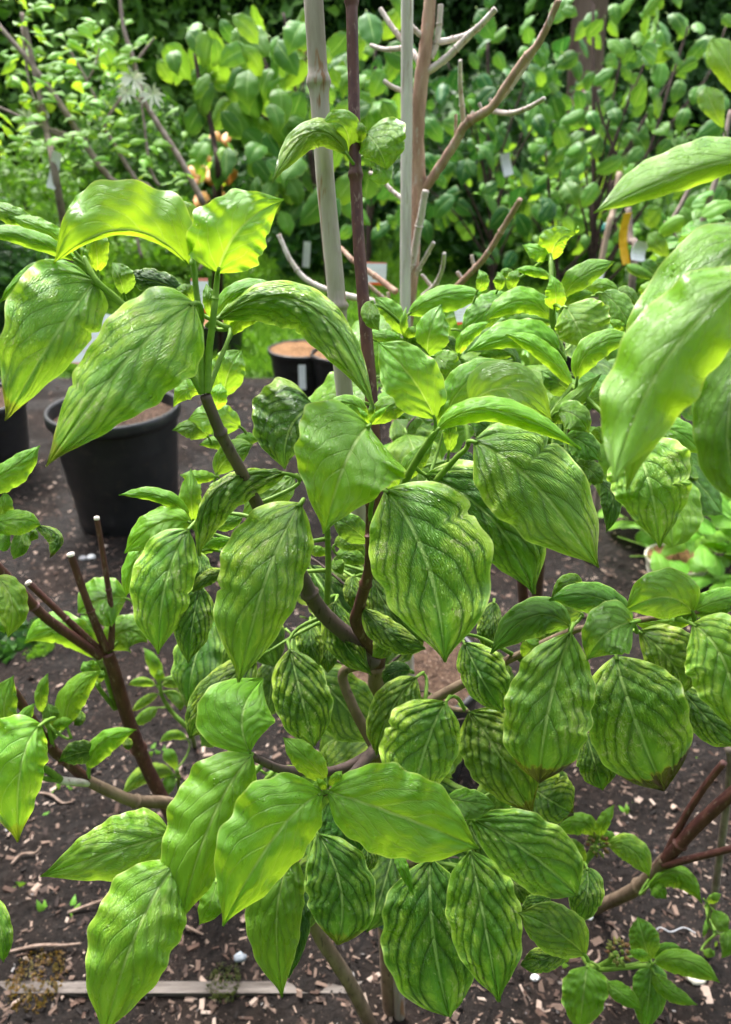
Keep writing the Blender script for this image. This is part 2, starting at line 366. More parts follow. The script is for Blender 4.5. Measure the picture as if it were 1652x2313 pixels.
TYPES = {  # maturity, yellowing, scorch, relief, edge wave
 'Y': (.00, .00, .00, .0014, .125), 'L': (.20, .05, .00, .0016, .11), 'M': (.40, .12, .00, .0015, .08),
 'C': (.45, .80, .00, .0017, .10), 'D': (.76, .90, .00, .0023, .08), 'K': (.92, .15, .00, .0019, .10), 'U': (.30, .05, 0., .0013, .05)}
REG = {'A': (0, 0), 'B': (826, 0), 'C': (0, 600), 'D': (826, 600), 'E': (0, 1100), 'F': (826, 1100), 'G': (0, 1613), 'H': (826, 1613)}
REG2 = {'a': (0, 400, .2956), 'b': (380, 580, .3202), 'c': (420, 850, .3202), 'd': (800, 580, .3202), 'e': (1240, 480, .2537), 'f': (700, 1300, .3202), 'g': (400, 1280, .3202), 'h': (0, 1420, .2956)}
def px(reg, x, y):
    if reg in REG2: x0, y0, s = REG2[reg]
    elif reg in REG: (x0, y0), s = REG[reg], 826 / 1624
    else: x0, y0, s = 0, 0, 1
    return np.array((x0 + x * s, y0 + y * s))
def grow_twig(plant, a, b, kt, r=.0013):
    "thin side twig that carries a leaf"
    a = np.array(a); b = np.array(b); L_ = np.linalg.norm(b - a)
    if L_ < .004: return
    if L_ > .13: return
    m = b - np.array(kt) * L_ * .35 + (a - b) * .15
    t = np.linspace(0, 1, 7)[:, None]; pts = (1 - t) ** 2 * a + 2 * t * (1 - t) * m + t * t * (b + np.array(kt) * .003)
    V, F = tube_geo(pts, np.linspace(r * 1.6, r, 7), 6, True, .03)
    link('twig', mesh_from('twig', V, F, M_GREYRED if r < .0012 else M_GREEN), plant)
NLEAF = [0]
def leaf(plant, reg, typ, depth, base, mid, tip, e1, e2, dd=(1.5, -.6, 0), fold=(1, 1), node=None, under=False, prof='n', scorch=0., k=.27, curl=0., pet=True, nu=40, nw=23, chl=None, mat=None, label=None, bend=0., wave=None, rel=None):
    "one leaf placed by where its base, midrib, tip and margins are seen and how deep it hangs (dd in cm)"
    NLEAF[0] += 1; rg = np.random.RandomState(NLEAF[0] * 7 + 3)
    if nu == 40 and typ in 'CDK': nu, nw = 62, 45
    elif nu == 40: nu, nw = 46, 29
    B, M, T, E1, E2 = (px(reg, *q) for q in (base, mid, tip, e1, e2))
    B3 = (*B, depth + dd[0] / 100); M3 = (*M, depth + dd[1] / 100); T3 = (*T, depth + dd[2] / 100)
    Lm = np.linalg.norm(P(*B3) - P(*M3)) + np.linalg.norm(P(*M3) - P(*T3))
    dM = (T - B) / (np.linalg.norm(T - B) + 1e-9); n = np.array([dM[1], -dM[0]])
    v1 = float((E1 - M) @ n); v2 = float((E2 - M) @ n)
    s = depth / FPX
    hw = max(k * Lm, abs(v1) * s, abs(v2) * s)
    dzs = [min(.75 * hw, math.sqrt(max(hw * hw - (v * s) ** 2, 0))) * .75 * f for v, f in zip((v1, v2), fold)]
    mt, ch, sc, rl, wv = TYPES[typ]; rel = rl if rel is None else rel
    G, N, h, u, t = leaf_grid(B3, M3, T3, v1, v2, dzs[0], dzs[1], hw, P, rg, nu, nw, prof, wv if wave is None else wave, .10, rel, min(1, Lm / .12), curl, bend, (1 if typ == 'C' else rg.choice((0, 1)) if typ == 'D' else 0))
    view = G.reshape(-1, 3).mean(0) - C0
    facing = float((N.reshape(-1, 3) @ view).mean()) < 0
    flip = (not facing) != under
    pp = None
    if pet:
        Bw = P(*B3); Kt = P(*(2 * np.array(M3) - .5 * (np.array(B3) + np.array(T3)))) - Bw; Kt /= np.linalg.norm(Kt) + 1e-9
        if node is not None: Nd = np.array(node)
        else:
            Nd = Bw - Kt * min(.016, .14 * Lm) + np.array((0, 0, -.004)) + CF * .003
            wd = nearest_wood(plant, Bw)
            if wd is not None: grow_twig(plant, wd, Nd, Kt)
        c = Bw - Kt * np.linalg.norm(Nd - Bw) * .45
        q = np.linspace(0, 1, 6)[:, None]; pp = (1 - q) ** 2 * Nd + 2 * q * (1 - q) * c + q * q * (Bw + Kt * .004)
    me = leaf_mesh('leaf', G, N, h, u, t, flip)
    o = link('leaf', me, plant)
    if pp is not None:
        pv, pf = tube_geo(pp, np.linspace(1.5, 1, len(pp)) * (.0009 + .004 * Lm), 7, True)
        st_ = link('petiole', mesh_from('petiole', pv, pf, M_GREEN)); st_.parent = o
    o.color = (mt if mat is None else mat, ch if chl is None else chl, scorch, 1)
    if label: o['label'] = label
    return o

# generic leaves shared by the shrubs farther off (unit length, +Y along the leaf, +Z its upper side)
def pool(prof, hw, arch, vee, nu=14, nw=9, seed=1, petl=.12):
    rg = np.random.RandomState(seed)
    G, N, h, u, t = leaf_grid((0, 0, 0), (0, .52, arch), (0, 1., -arch * .9), -hw, hw, -vee * hw, -vee * hw, hw, lambda x, y, z: np.stack([x, y, z], -1), rg, nu, nw, prof, .09, -.10, .012, 1.)
    flip = float(N[..., 2].mean()) < 0
    pp = np.array([(0, -petl, -petl * .4), (0, -petl * .5, -petl * .1), (0, .01, 0)])
    return leaf_mesh('leaf', G, N, h, u, t, flip, pp, .011, M_LEAF if nu > 20 else M_FARLEAF)
POOL = {'dog': [pool('n', .27, .10, .25, seed=1), pool('n', .30, .16, .1, seed=2), pool('b', .29, .06, .45, seed=3), pool('n', .25, .2, .3, seed=4)],
        'mag': [pool('o', .24, .05, .3, seed=5), pool('o', .28, .1, .15, seed=6), pool('o', .22, .08, .5, seed=7)],
        'slim': [pool('s', .17, .08, .3, seed=8), pool('s', .2, .12, .2, seed=9)],
        'hd': [pool('n', .27, .12, .25, 34, 19, seed=10), pool('n', .29, .18, .2, 34, 19, seed=11), pool('e', .30, .10, .3, 34, 19, seed=12)]}
def put_leaf(parent, kind, loc, direction, up, size, color, rg=random):
    "one leaf object at loc pointing along direction with its face towards up"
    y = Vector(direction).normalized(); x = y.cross(Vector(up))
    x = x.normalized() if x.length > 1e-4 else y.orthogonal().normalized()
    z = x.cross(y); Mx = Matrix((x, y, z)).transposed().to_4x4()
    o = bpy.data.objects.new('leaf', rg.choice(POOL[kind])); COL.objects.link(o)
    o.parent = parent; o.matrix_parent_inverse = Matrix.Translation(-Vector(parent.location)) if parent else Matrix()
    o.matrix_basis = Matrix.Translation(Vector(loc)) @ Mx @ Matrix.Diagonal((size, size, size, 1))
    o.color = (*color, 1)
    if kind == 'hd' and parent is not None:
        wd = nearest_wood(parent, np.array(loc))
        if wd is not None: grow_twig(parent, wd, np.array(Vector(loc) - y * size * .11 - z * size * .04), np.array(y), .001)
    return o

# ------------------------------------------------------------------ the setting
def kind(o, k, label=None):
    o['kind'] = k
    if label: o['label'] = label
    return o
BED_END = 4.5
s = NM('grass_ground'); v = s.coord('Object'); n1 = s.noise(v, 1.2, 4); n2 = s.noise(v, 60., 3)
M_LAWN = s.done(s.bsdf(s.mix(n1, s.mix(n2, (.035, .085, .008), (.075, .15, .02)), s.mix(n2, (.05, .11, .012), (.10, .19, .03))), .9, .2, s.bump(n2, .6, .01)))
V = [(-150, -150, -.012), (150, -150, -.012), (150, 250, -.012), (-150, 250, -.012)]
kind(link('ground', mesh_from('ground', V, [(0, 1, 2, 3)], M_LAWN, False)), 'structure')

s = NM('dark_soil'); v = s.coord('Object')
big = s.noise(v, 4., 4, .6); fine = s.noise(v, 70., 5, .7); clod = s.voro(v, 55.)
col = s.mix(s.ss(fine, .3, .7), (.004, .003, .0024), (.014, .0100, .0080))
col = s.mix(s.ss(big, .5, .7, 0., .7), col, (.024, .0165, .013))
col = s.mix(s.ss(s.noise(v, 170., 2), .66, .72, 0., .8), col, (.16, .11, .085))
hh = s.math('ADD', s.math('MULTIPLY', fine, .6), s.math('MULTIPLY', clod, .5))
M_SOIL = s.done(s.bsdf(col, s.ss(big, .4, .6, .7, .95), .15, s.bump(hh, 1., .012)))
def hills(x, y):
    r = np.random.RandomState(5); z = 0
    for f, a in ((1.1, .018), (2.7, .014), (6.5, .010), (15, .006), (34, .0035), (70, .0018)):
        for _ in range(3):
            th = r.uniform(0, 6.28); z = z + a * .6 * np.sin(f * (x * math.cos(th) + y * math.sin(th)) * 2 + r.uniform(0, 6.28))
    return z * .8
gx = np.linspace(-4.2, 4.2, 330); gy = np.concatenate([np.linspace(.30, 2.6, 170), np.linspace(2.62, BED_END, 60)])
X, Y = np.meshgrid(gx, gy); edge = np.clip((BED_END - Y) / .25, 0, 1) * np.clip((4.2 - np.abs(X)) / .3, 0, 1)
Z = .030 * edge + hills(X, Y) * edge * .9 + np.random.uniform(-.0025, .0025, X.shape) * edge
Z = np.maximum(Z, -.006)
V = np.stack([X, Y, Z], -1).reshape(-1, 3); ii = np.arange(X.size).reshape(X.shape)
F = np.stack([ii[:-1, :-1], ii[:-1, 1:], ii[1:, 1:], ii[1:, :-1]], -1).reshape(-1, 4).tolist()
soil = kind(link('soil_bed', mesh_from('soil_bed', V, F, M_SOIL)), 'structure')
def soil_z(x, y):
    e = min(1, max(0, (BED_END - y) / .25)); return .030 * e + float(hills(np.array(x), np.array(y))) * .9 * e

def chip_mesh(name, n, ygen, lrange, mat, flat=.25, tilt=.35, xw=1.0):
    V, F = [], []
    r = random.Random(len(name) * 13 + n)
    for i in range(n):
        y = ygen(r); x = r.uniform(-1, 1) * (0.35 + y * .62) * xw
        L = r.uniform(*lrange) * r.choice((.5, .6, .8, .8, 1, 1.25)); w = L * r.uniform(.14, .5); hgt = w * r.uniform(flat * .5, flat * 1.3)
        q = Quaternion((0, 0, 1), r.uniform(0, 6.28)) @ Quaternion((r.uniform(-1, 1), r.uniform(-1, 1), 0), r.gauss(0, tilt))
        c = Vector((x, y, soil_z(x, y) + hgt * .35))
        o = len(V)
        for sx in (-1, 1):
            for sy in (-1, 1):
                for sz in (-1, 1):
                    V.append(c + q @ Vector((sx * L / 2 * r.uniform(.6, 1.1), sy * w / 2 * r.uniform(.5, 1.15), sz * hgt / 2 * r.uniform(.6, 1.2))))
        F += [tuple(o + k for k in f) for f in ((0, 1, 3, 2), (4, 6, 7, 5), (0, 4, 5, 1), (2, 3, 7, 6), (0, 2, 6, 4), (1, 5, 7, 3))]
    return mesh_from(name, V, F, mat, False)
M_CHIP = island('wood_chip', [(.03, .018, .013), (.12, .070, .050), (.02, .013, .011), (.24, .16, .12), (.03, .02, .016), (.09, .055, .04), (.30, .21, .16), (.50, .39, .32)])
M_PEB = island('pebble', [(.06, .05, .045), (.16, .14, .13), (.03, .026, .024), (.30, .28, .27), (.07, .055, .05)], .6)
def yn(r): return .42 + (r.random() ** 1.9) * 2.5
def yf(r): return 1.8 + r.random() * 2.6
kind(link('wood_chips', chip_mesh('wood_chips', 17000, yn, (.006, .024), M_CHIP)), 'stuff', 'brown wood chips scattered over the dark soil')
kind(link('wood_chips', chip_mesh('far_wood_chips', 6000, yf, (.012, .035), M_CHIP, .25, .3, 1.2)), 'stuff', 'coarse bark mulch around the black pots')
kind(link('soil_crumbs', chip_mesh('soil_crumbs', 9000, yn, (.004, .012), island('soil_crumb', [(.008, .006, .005), (.022, .016, .014), (.012, .009, .008), (.038, .028, .024)]), .8, .8)), 'stuff', 'loose crumbs of dark soil')
kind(link('gravel', chip_mesh('gravel', 1200, yn, (.004, .010), M_PEB, .8, .6)), 'stuff', 'small pale stones lying on the soil')

# lawn blades
n = 42000; rg = np.random.RandomState(3)
y = BED_END + .05 + rg.random(n) ** 1.4 * 8.5; x = rg.uniform(-1, 1, n) * (1.0 + y * .58)
hgt = rg.uniform(.05, .12, n) * (1 + .06 * (y - 4)); wd = rg.uniform(.004, .008, n) * (1 + .2 * (y - 4)); th = rg.uniform(0, 6.28, n); ln = rg.normal(0, .5, (n, 2)) * hgt[:, None]
z0 = -.012
a = np.stack([x - np.cos(th) * wd, y - np.sin(th) * wd, np.full(n, z0)], -1); b = np.stack([x + np.cos(th) * wd, y + np.sin(th) * wd, np.full(n, z0)], -1)
c = np.stack([x + ln[:, 0] * .3, y + ln[:, 1] * .3, z0 + hgt * .6], -1); d = np.stack([x + ln[:, 0], y + ln[:, 1], z0 + hgt], -1)
V = np.stack([a, b, c, d], 1).reshape(-1, 3); k4 = np.arange(n) * 4
F = [(i, i + 1, i + 2) for i in k4.tolist()] + [(i + 1, i + 3, i + 2) for i in k4.tolist()]
def blade_mat(name, cols):
    s = NM(name); g = s.n.new('ShaderNodeNewGeometry'); r = s.n.new('ShaderNodeValToRGB'); s.l.new(g.outputs['Random Per Island'], r.inputs[0]); e = r.color_ramp.elements
    while len(e) < len(cols): e.new(.5)
    for i, c in enumerate(cols): e[i].position = i / (len(cols) - 1); e[i].color = (*c, 1)
    p = s.bsdf(r.outputs[0], .5, .3); t = s.n.new('ShaderNodeBsdfTranslucent'); s.l.new(s.mix(1., r.outputs[0], (1.4, 1.5, .7), 'MULTIPLY'), t.inputs[0])
    m = s.n.new('ShaderNodeMixShader'); m.inputs[0].default_value = .38; s.l.new(p, m.inputs[1]); s.l.new(t.outputs[0], m.inputs[2]); return s.done(m.outputs[0])
kind(link('grass', mesh_from('grass', V, F, blade_mat('grass_blade', [(.07, .16, .012), (.11, .24, .025), (.15, .28, .035), (.08, .19, .018)]), False)), 'stuff', 'mown green lawn beyond the planting bed')

# far hedge: one mass of small leaves in front of a dark core
def foliage_mass(name, n, center, size, leaf, mat, seed, shell=.35, parent=None, droop=.3):
    r = np.random.RandomState(seed); c = np.array(center); S = np.array(size)
    d = r.normal(size=(n, 3)); d /= np.linalg.norm(d, axis=1)[:, None]
    p = d * (1 - shell * r.random((n, 1)) ** 1.5) * (1 + .10 * np.sin(7 * d[:, :1] + seed) + .08 * np.sin(11 * d[:, 2:] + seed * 2))
    p = c + p * S; p[:, 2] = np.maximum(p[:, 2], .03)
    nr = d + r.normal(size=(n, 3)) * .55 + np.array((0, -.25, .35)); nr /= np.linalg.norm(nr, axis=1)[:, None]
    ax = np.cross(nr, r.normal(size=(n, 3))); ax /= np.linalg.norm(ax, axis=1)[:, None]; ax[:, 2] -= droop; ax /= np.linalg.norm(ax, axis=1)[:, None]
    bx = np.cross(nr, ax); L = leaf * r.uniform(.6, 1.25, (n, 1)); Wd = L * r.uniform(.22, .32, (n, 1))
    V = np.stack([p, p + ax * L * .45 + bx * Wd + nr * L * .06, p + ax * L - nr * L * .1, p + ax * L * .45 - bx * Wd + nr * L * .06], 1).reshape(-1, 3)
    k = np.arange(n) * 4
    F = np.concatenate([np.stack([k, k + 1, k + 2], 1), np.stack([k, k + 2, k + 3], 1)]).tolist()
    return link(name, mesh_from(name, V, F, mat, False), parent)
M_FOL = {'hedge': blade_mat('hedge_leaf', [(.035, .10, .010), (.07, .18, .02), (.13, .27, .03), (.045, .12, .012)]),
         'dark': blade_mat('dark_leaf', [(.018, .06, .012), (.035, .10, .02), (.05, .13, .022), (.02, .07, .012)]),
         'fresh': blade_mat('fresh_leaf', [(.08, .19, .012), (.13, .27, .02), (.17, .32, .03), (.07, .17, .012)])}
M_CORE = simple('hedge_shade', (.006, .014, .004), (.012, .022, .006), 3., 1., 0., .001, 0.)  # near-black green: the shade deep between the leaves is put into this colour
# ------------------------------------------------------------------ the dogwood in the middle
dogwood = thing('dogwood', 'tall dogwood with large drooping ribbed leaves tied to a leaning weathered cane', 'shrub', PG(885, 2300))
D = dogwood
# trunk and leader (world plane leaning gently)
tr = [((885, 2330), .735), ((880, 2200), .73), ((872, 2050), .72), ((862, 1850), .70), ((850, 1650), .675), ((852, 1500), .66), ((855, 1300), .66), ((848, 1050), .67), ((838, 880), .69), ((826, 735), .71), ((812, 560), .735), ((803, 375), .76), ((799, 180), .785), ((795, 20), .80), ((793, -120), .82)]
tp = [PY(*p, y) for p, y in tr]; tp[0].z = -.02
rr = [.0150, .0142, .0135, .0125, .0112, .0095, .0072, .0066, .0062, .006, .0058, .0056, .0054, .0053, .0052]
tube('trunk', tp[:6], rr[:6], M_TAN, D, 12, 8, .05)
tube('leader', tp[5:], rr[5:], M_RED, D, 12, 8, .03, rings=(.30, .655, .90))
def br(name, pts, rad, mat, rings=(), sides=10):
    return tube(name, [PV(*q) for q in pts], [x * .80 for x in rad], mat, D, sides, 7, .035, rings)
Tk = lambda x, y, Y: tuple(PY(x, y, Y))
# left branch and its four green shoots
br('branch', [(846, 1500, .735), (790, 1440, .72), (722, 1375, .70), (672, 1285, .67), (640, 1210, .65), (588, 1150, .62), (548, 1070, .59), (502, 985, .565), (464, 893, .545)], [.0105, .010, .0095, .009, .0078, .0066, .006, .0056, .0054], M_GREYRED, (.30, .62, .885))
N1 = PV(462, 888, .545)
br('shoot', [(456, 890, .545), (455, 800, .54), (452, 720, .535), (444, 660, .53), (438, 600, .525), (430, 560, .52)], [.0034, .0032, .003, .0028, .0026, .0022], M_GREEN, (.5,))
br('shoot', [(468, 888, .545), (472, 800, .54), (481, 727, .53), (488, 660, .525), (492, 620, .52), (494, 612, .52)], [.0036, .0034, .003, .0028, .0024, .002], M_GREEN, (.55,))
br('shoot', [(470, 884, .55), (494, 820, .555), (518, 762, .56), (520, 742, .565)], [.0028, .0024, .002, .0018], M_GREEN)
br('shoot', [(456, 886, .545), (418, 826, .54), (340, 750, .53), (270, 680, .52), (218, 634, .51), (190, 580, .51)], [.0034, .003, .003, .003, .0028, .0018], M_GREEN)
# middle right branch
br('branch', [(852, 1480, .735), (806, 1410, .70), (812, 1370, .68), (833, 1290, .65), (836, 1230, .635), (836, 1180, .63), (838, 1080, .61), (840, 1000, .60), (833, 960, .60)], [.009, .0075, .0068, .006, .0054, .005, .0036, .0032, .0028], M_RED, (.33, .55, .68))
br('branch', [(735, 1400, .75), (742, 1300, .72), (740, 1200, .69), (738, 1190, .685)], [.0045, .004, .0034, .003], M_GREEN, (.6,))
br('branch', [(858, 1290, .73), (900, 1130, .66), (930, 1060, .62), (978, 985, .585), (984, 975, .58)], [.005, .0044, .004, .0036, .003], M_GREEN)
br('branch', [(905, 1180, .68), (990, 1080, .63), (1030, 1035, .61), (1058, 1002, .60), (1048, 940, .605)], [.004, .0036, .003, .0026, .002], M_GREEN)
# right branch low
br('branch', [(850, 1620, .775), (930, 1604, .77), (1030, 1552, .75), (1150, 1490, .71), (1290, 1426, .65), (1380, 1412, .64), (1480, 1395, .635), (1570, 1382, .62), (1700, 1360, .60)], [.0085, .0075, .0066, .005, .0036, .0032, .003, .003, .003], M_TAN, (.5, .75))
br('branch', [(960, 1585, .735), (1020, 1600, .71), (1058, 1606, .70)], [.004, .003, .0024], M_TAN)
# lower branches towards the viewer
br('branch', [(848, 1690, .78), (800, 1745, .70), (765, 1775, .62), (732, 1790, .565)], [.008, .006, .005, .0035], M_GREYRED)
br('branch', [(846, 1700, .79), (760, 1740, .72), (650, 1740, .65), (590, 1718, .605), (566, 1704, .59)], [.008, .006, .005, .004, .003], M_GREYRED)
br('branch', [(835, 1500, .74), (775, 1520, .76), (800, 1600, .77), (848, 1690, .785)], [.006, .0065, .007, .008], M_TAN)
br('branch', [(866, 1890, .86), (960, 1880, .76), (1040, 1850, .68), (1066, 1845, .65)], [.007, .006, .0045, .003], M_TAN)
br('branch', [(870, 1960, .92), (930, 1950, .78), (985, 1935, .70)], [.006, .005, .003], M_TAN)
st = [PG(845, 2330), PV(790, 2220, 1.08), PV(720, 2110, 1.0), PV(690, 2030, .95), PV(668, 1940, .88)]
tube('branch', st, [.011, .0105, .0095, .008, .006], M_TAN, D, 10, 7, .04)

def L(*a, **k): return leaf(D, *a, **k)
NA = PV(*px('a', 735, 800), .51)
# upper left cluster
L('C', 'C', .50, (425, 67), (235, 325), (25, 690), (345, 410), (15, 195), node=NA, scorch=.6, mat=.36, prof='b', rel=.0012)
L('a', 'L', .53, (700, 795), (330, 690), (0, 960), (300, 640), (400, 860), node=NA)
L('a', 'Y', .535, (600, 520), (575, 270), (802, 32), (495, 310), (690, 240), dd=(2, 0, 2), node=NA, fold=(1, -1))
L('a', 'Y', .56, (750, 730), (735, 540), (690, 300), (655, 490), (815, 440), node=NA, prof='e')
L('a', 'L', .48, (600, 640), (190, 465), (-160, 420), (180, 385), (200, 530), node=NA, dd=(3, 0, -1))
L('a', 'Y', .52, (590, 590), (345, 400), (40, 300), (335, 322), (360, 480), node=NA)
L('a', 'L', .525, (260, 350), (110, 285), (-120, 180), (130, 230), (60, 360), pet=False)
L('a', 'Y', .52, (720, 790), (650, 600), (610, 500), (630, 620), (680, 590), prof='s', node=NA)
L('a', 'Y', .50, (1440, 665), (950, 400), (410, 662), (1010, 35), (935, 442), dd=(1.5, -1, -1), fold=(1, 1), node=PV(430, 560, .52), wave=.17)
L('A', 'Y', .50, (968, 1212), (1072, 1010), (1260, 886), (930, 888), (1185, 1095), dd=(1, -.5, 0), node=PV(494, 612, .52), fold=(-1, 1), prof='b', wave=.15)
L('A', 'L', .53, (850, 1135), (795, 985), (640, 988), (860, 920), (770, 1040), node=PV(430, 560, .52), curl=-.3)
L('C', 'C', .485, (862, 165), (535, 450), (205, 892), (700, 615), (405, 335), node=PV(455, 725, .535), prof='b', mat=.36, scorch=.35, dd=(2.5, -1, -1), rel=.0012)
L('a', 'K', .56, (1440, 900), (1180, 795), (960, 765), (1210, 715), (1100, 870), wave=.16, pet=False)
L('a', 'M', .525, (950, 900), (915, 780), (860, 650), (1010, 720), (875, 800))
L('a', 'L', .54, (1480, 960), (1430, 890), (1345, 850), (1470, 835), (1395, 935))
L('b', 'C', .555, (345, 440), (985, 340), (1455, 1075), (1035, 235), (890, 520), dd=(1.5, -1.5, -2), node=PV(481, 727, .53), mat=.55, chl=.75)
L('b', 'L', .575, (355, 430), (500, 245), (810, 215), (470, 183), (540, 300), node=PV(481, 727, .53))
L('b', 'Y', .585, (445, 560), (560, 425), (770, 398), (560, 358), (590, 475), node=PV(520, 742, .565))
L('b', 'L', .59, (430, 520), (450, 400), (540, 330), (400, 400), (510, 420), node=PV(520, 742, .565))
L('b', 'L', .555, (312, 440), (285, 310), (270, 190), (335, 280), (245, 300))
L('b', 'L', .80, (390, 990), (430, 810), (520, 655), (305, 760), (550, 800))
L('b', 'Y', .62, (235, 970), (130, 945), (38, 1062), (45, 898), (150, 1015), prof='s')
L('b', 'Y', .70, (335, 1085), (352, 985), (372, 888), (298, 960), (422, 960))
L('b', 'Y', .76, (510, 1200), (330, 1140), (140, 1150), (300, 1030), (350, 1255), under=True)
L('b', 'M', .76, (285, 1275), (180, 1200), (30, 1225), (170, 1150), (170, 1285))
L('b', 'L', .82, (450, 1374), (350, 1310), (220, 1330), (330, 1265), (360, 1360))
L('b', 'L', .80, (460, 1374), (540, 1290), (650, 1300), (520, 1250), (560, 1340))
# middle
L('c', 'K', .625, (900, 205), (735, 375), (700, 655), (400, 385), (945, 335), prof='b', mat=.8, chl=.4, wave=.10)
L('c', 'L', .555, (1290, 350), (1130, 600), (975, 1110), (720, 570), (1530, 650), prof='b', mat=.10, dd=(2.5, -1, -1), node=PV(833, 960, .60))
NB = PV(833, 960, .595)
L('c', 'M', .60, (1285, 345), (1150, 190), (945, 285), (1160, 132), (1180, 335), node=NB, mat=.2)
L('c', 'L', .60, (1305, 340), (1440, 215), (1625, 195), (1400, 150), (1490, 290), node=NB)
L('c', 'Y', .59, (1285, 360), (1262, 290), (1210, 215), (1280, 260), (1240, 290), node=NB, prof='s')
L('c', 'Y', .585, (1300, 350), (1350, 275), (1445, 200), (1350, 240), (1375, 290), node=NB, prof='s')
L('c', 'L', .60, (1300, 340), (1312, 250), (1310, 150), (1285, 250), (1335, 250), node=NB, prof='s')
L('c', 'D', .585, (705, 685), (225, 800), (92, 1270), (70, 880), (345, 930), dd=(3, -1, 0), mat=.7, bend=1)
L('c', 'M', .665, (760, 700), (600, 835), (395, 995), (520, 735), (690, 905), mat=.3, chl=.5, under=True)
L('E', 'C', .565, (1335, 72), (1185, 400), (1062, 868), (960, 425), (1325, 465), prof='n', dd=(2.5, -1, -.5), node=PV(640, 1210, .65), rel=.0012)
L('E', 'C', .625, (838, 188), (735, 430), (705, 742), (570, 500), (855, 430), mat=.55, rel=.0012)
L('E', 'Y', .665, (850, 160), (700, 165), (555, 295), (700, 95), (690, 290))
L('E', 'Y', .675, (700, 190), (600, 330), (560, 485), (535, 370), (670, 390))
L('E', 'D', .63, (895, 440), (858, 590), (835, 782), (768, 640), (945, 580))
L('E', 'D', .64, (1000, 385), (930, 400), (850, 470), (920, 370), (940, 430), wave=.15)
L('E', 'D', .67, (880, 285), (890, 370), (868, 452), (848, 370), (932, 370))
L('E', 'L', .68, (840, 140), (720, 45), (528, 36), (710, 5), (735, 80))
L('E', 'L', .70, (860, 150), (850, 60), (850, -80), (798, 40), (892, 50))
L('E', 'L', .70, (890, 300), (960, 240), (1035, 245), (960, 225), (960, 280))
L('C', 'M', .72, (960, 1165), (1020, 1140), (1085, 1105), (1010, 1110), (1030, 1170))
L('C', 'M', .76, (960, 930), (1030, 835), (1125, 795), (990, 800), (1080, 870))
L('C', 'L', .78, (880, 930), (850, 1030), (870, 1130), (800, 1000), (890, 1020))
L('C', 'Y', .74, (960, 935), (880, 940), (800, 930), (880, 910), (880, 965))
L('c', 'M', .70, (1290, 1175), (1160, 1060), (1030, 1000), (1150, 950), (1170, 1180), mat=.5)
# dark mottled leaves around the trunk
L('g', 'D', .685, (560, 640), (255, 920), (88, 1212), (140, 860), (410, 1070))
L('g', 'L', .585, (516, 1310), (465, 1040), (610, 790), (115, 1090), (720, 940), dd=(0, 0, 4), prof='s', mat=.12, node=PV(566, 1704, .59), wave=.05)
L('g', 'D', .665, (795, 580), (870, 890), (965, 1262), (695, 960), (1085, 935), prof='e', chl=1.)
L('g', 'D', .78, (940, 380), (950, 545), (1000, 732), (845, 530), (1032, 580))
L('g', 'D', .72, (1120, 245), (1160, 500), (1372, 758), (1062, 560), (1290, 490), chl=.95)
L('g', 'D', .80, (1060, 520), (1070, 625), (1060, 752), (998, 640), (1132, 640))
L('f', 'D', .74, (310, 0), (290, 110), (300, 235), (240, 100), (385, 120))
L('f', 'D', .70, (440, -10), (565, 250), (800, 470), (460, 310), (690, 250), chl=1.)
L('f', 'D', .665, (380, 235), (570, 410), (818, 520), (520, 510), (650, 360))
L('f', 'D', .69, (460, 400), (495, 490), (438, 572), (450, 470), (590, 525), mat=.5)
L('f', 'D', .80, (10, 300), (40, 420), (50, 660), (-60, 450), (100, 450))
L('c', 'L', .74, (860, 1240), (930, 1220), (1020, 1260), (930, 1195), (930, 1270))
L('c', 'M', .76, (1040, 1300), (1060, 1340), (1110, 1400), (1100, 1290), (1040, 1370))
for i, (q0, q1, q2, w) in enumerate((((1050, 1190), (1150, 1170), (1260, 1220), 60), ((1060, 1280), (1160, 1270), (1280, 1330), 60), ((1130, 1140), (1200, 1180), (1280, 1290), 50), ((1100, 1330), (1190, 1360), (1290, 1420), 55))):
    L('c', 'M', .78 + .015 * i, q0, q1, q2, (q1[0], q1[1] - w), (q1[0], q1[1] + w), mat=.45, chl=.5)
# big leaves to the right of the middle
L('F', 'C', .56, (88, 15), (270, 330), (352, 778), (62, 412), (528, 232), dd=(2.5, -1, -1), node=PV(836, 1185, .63), mat=.60, chl=.85, prof='n', label='large wet mottled leaf with sunken veins')
L('D', 'D', .62, (268, 930), (565, 1130), (745, 1458), (455, 1205), (730, 1050), mat=.7, chl=.6, node=PV(935, 1050, .62))
L('D', 'C', .57, (480, 780), (745, 965), (1036, 1342), (882, 828), (598, 1108), node=PV(1058, 1002, .60), mat=.55, chl=.6, rel=.0012)
L('d', 'Y', .535, (580, 1232), (1000, 1082), (1602, 1362), (985, 990), (955, 1160), node=PV(982, 978, .58), mat=.05)
L('d', 'U', .60, (820, 1025), (1130, 935), (1395, 1155), (1085, 730), (1190, 1135), under=True, prof='b')
L('d', 'M', .645, (650, 1135), (780, 905), (1060, 725), (660, 850), (880, 1010), mat=.3)
L('d', 'L', .56, (572, 1145), (405, 850), (165, 600), (550, 735), (250, 965), node=PV(982, 978, .58), mat=.18, fold=(1, -1))
L('d', 'Y', .575, (575, 1200), (620, 1080), (680, 1010), (600, 1070), (660, 1090), prof='s', node=PV(982, 978, .58))
L('d', 'Y', .58, (590, 1190), (610, 1060), (625, 970), (590, 1060), (640, 1080), prof='s', node=PV(982, 978, .58))
L('D', 'L', .66, (160, 955), (215, 870), (300, 790), (170, 860), (260, 890))
L('D', 'M', .68, (150, 990), (110, 930), (40, 880), (150, 880), (60, 960), mat=.25)
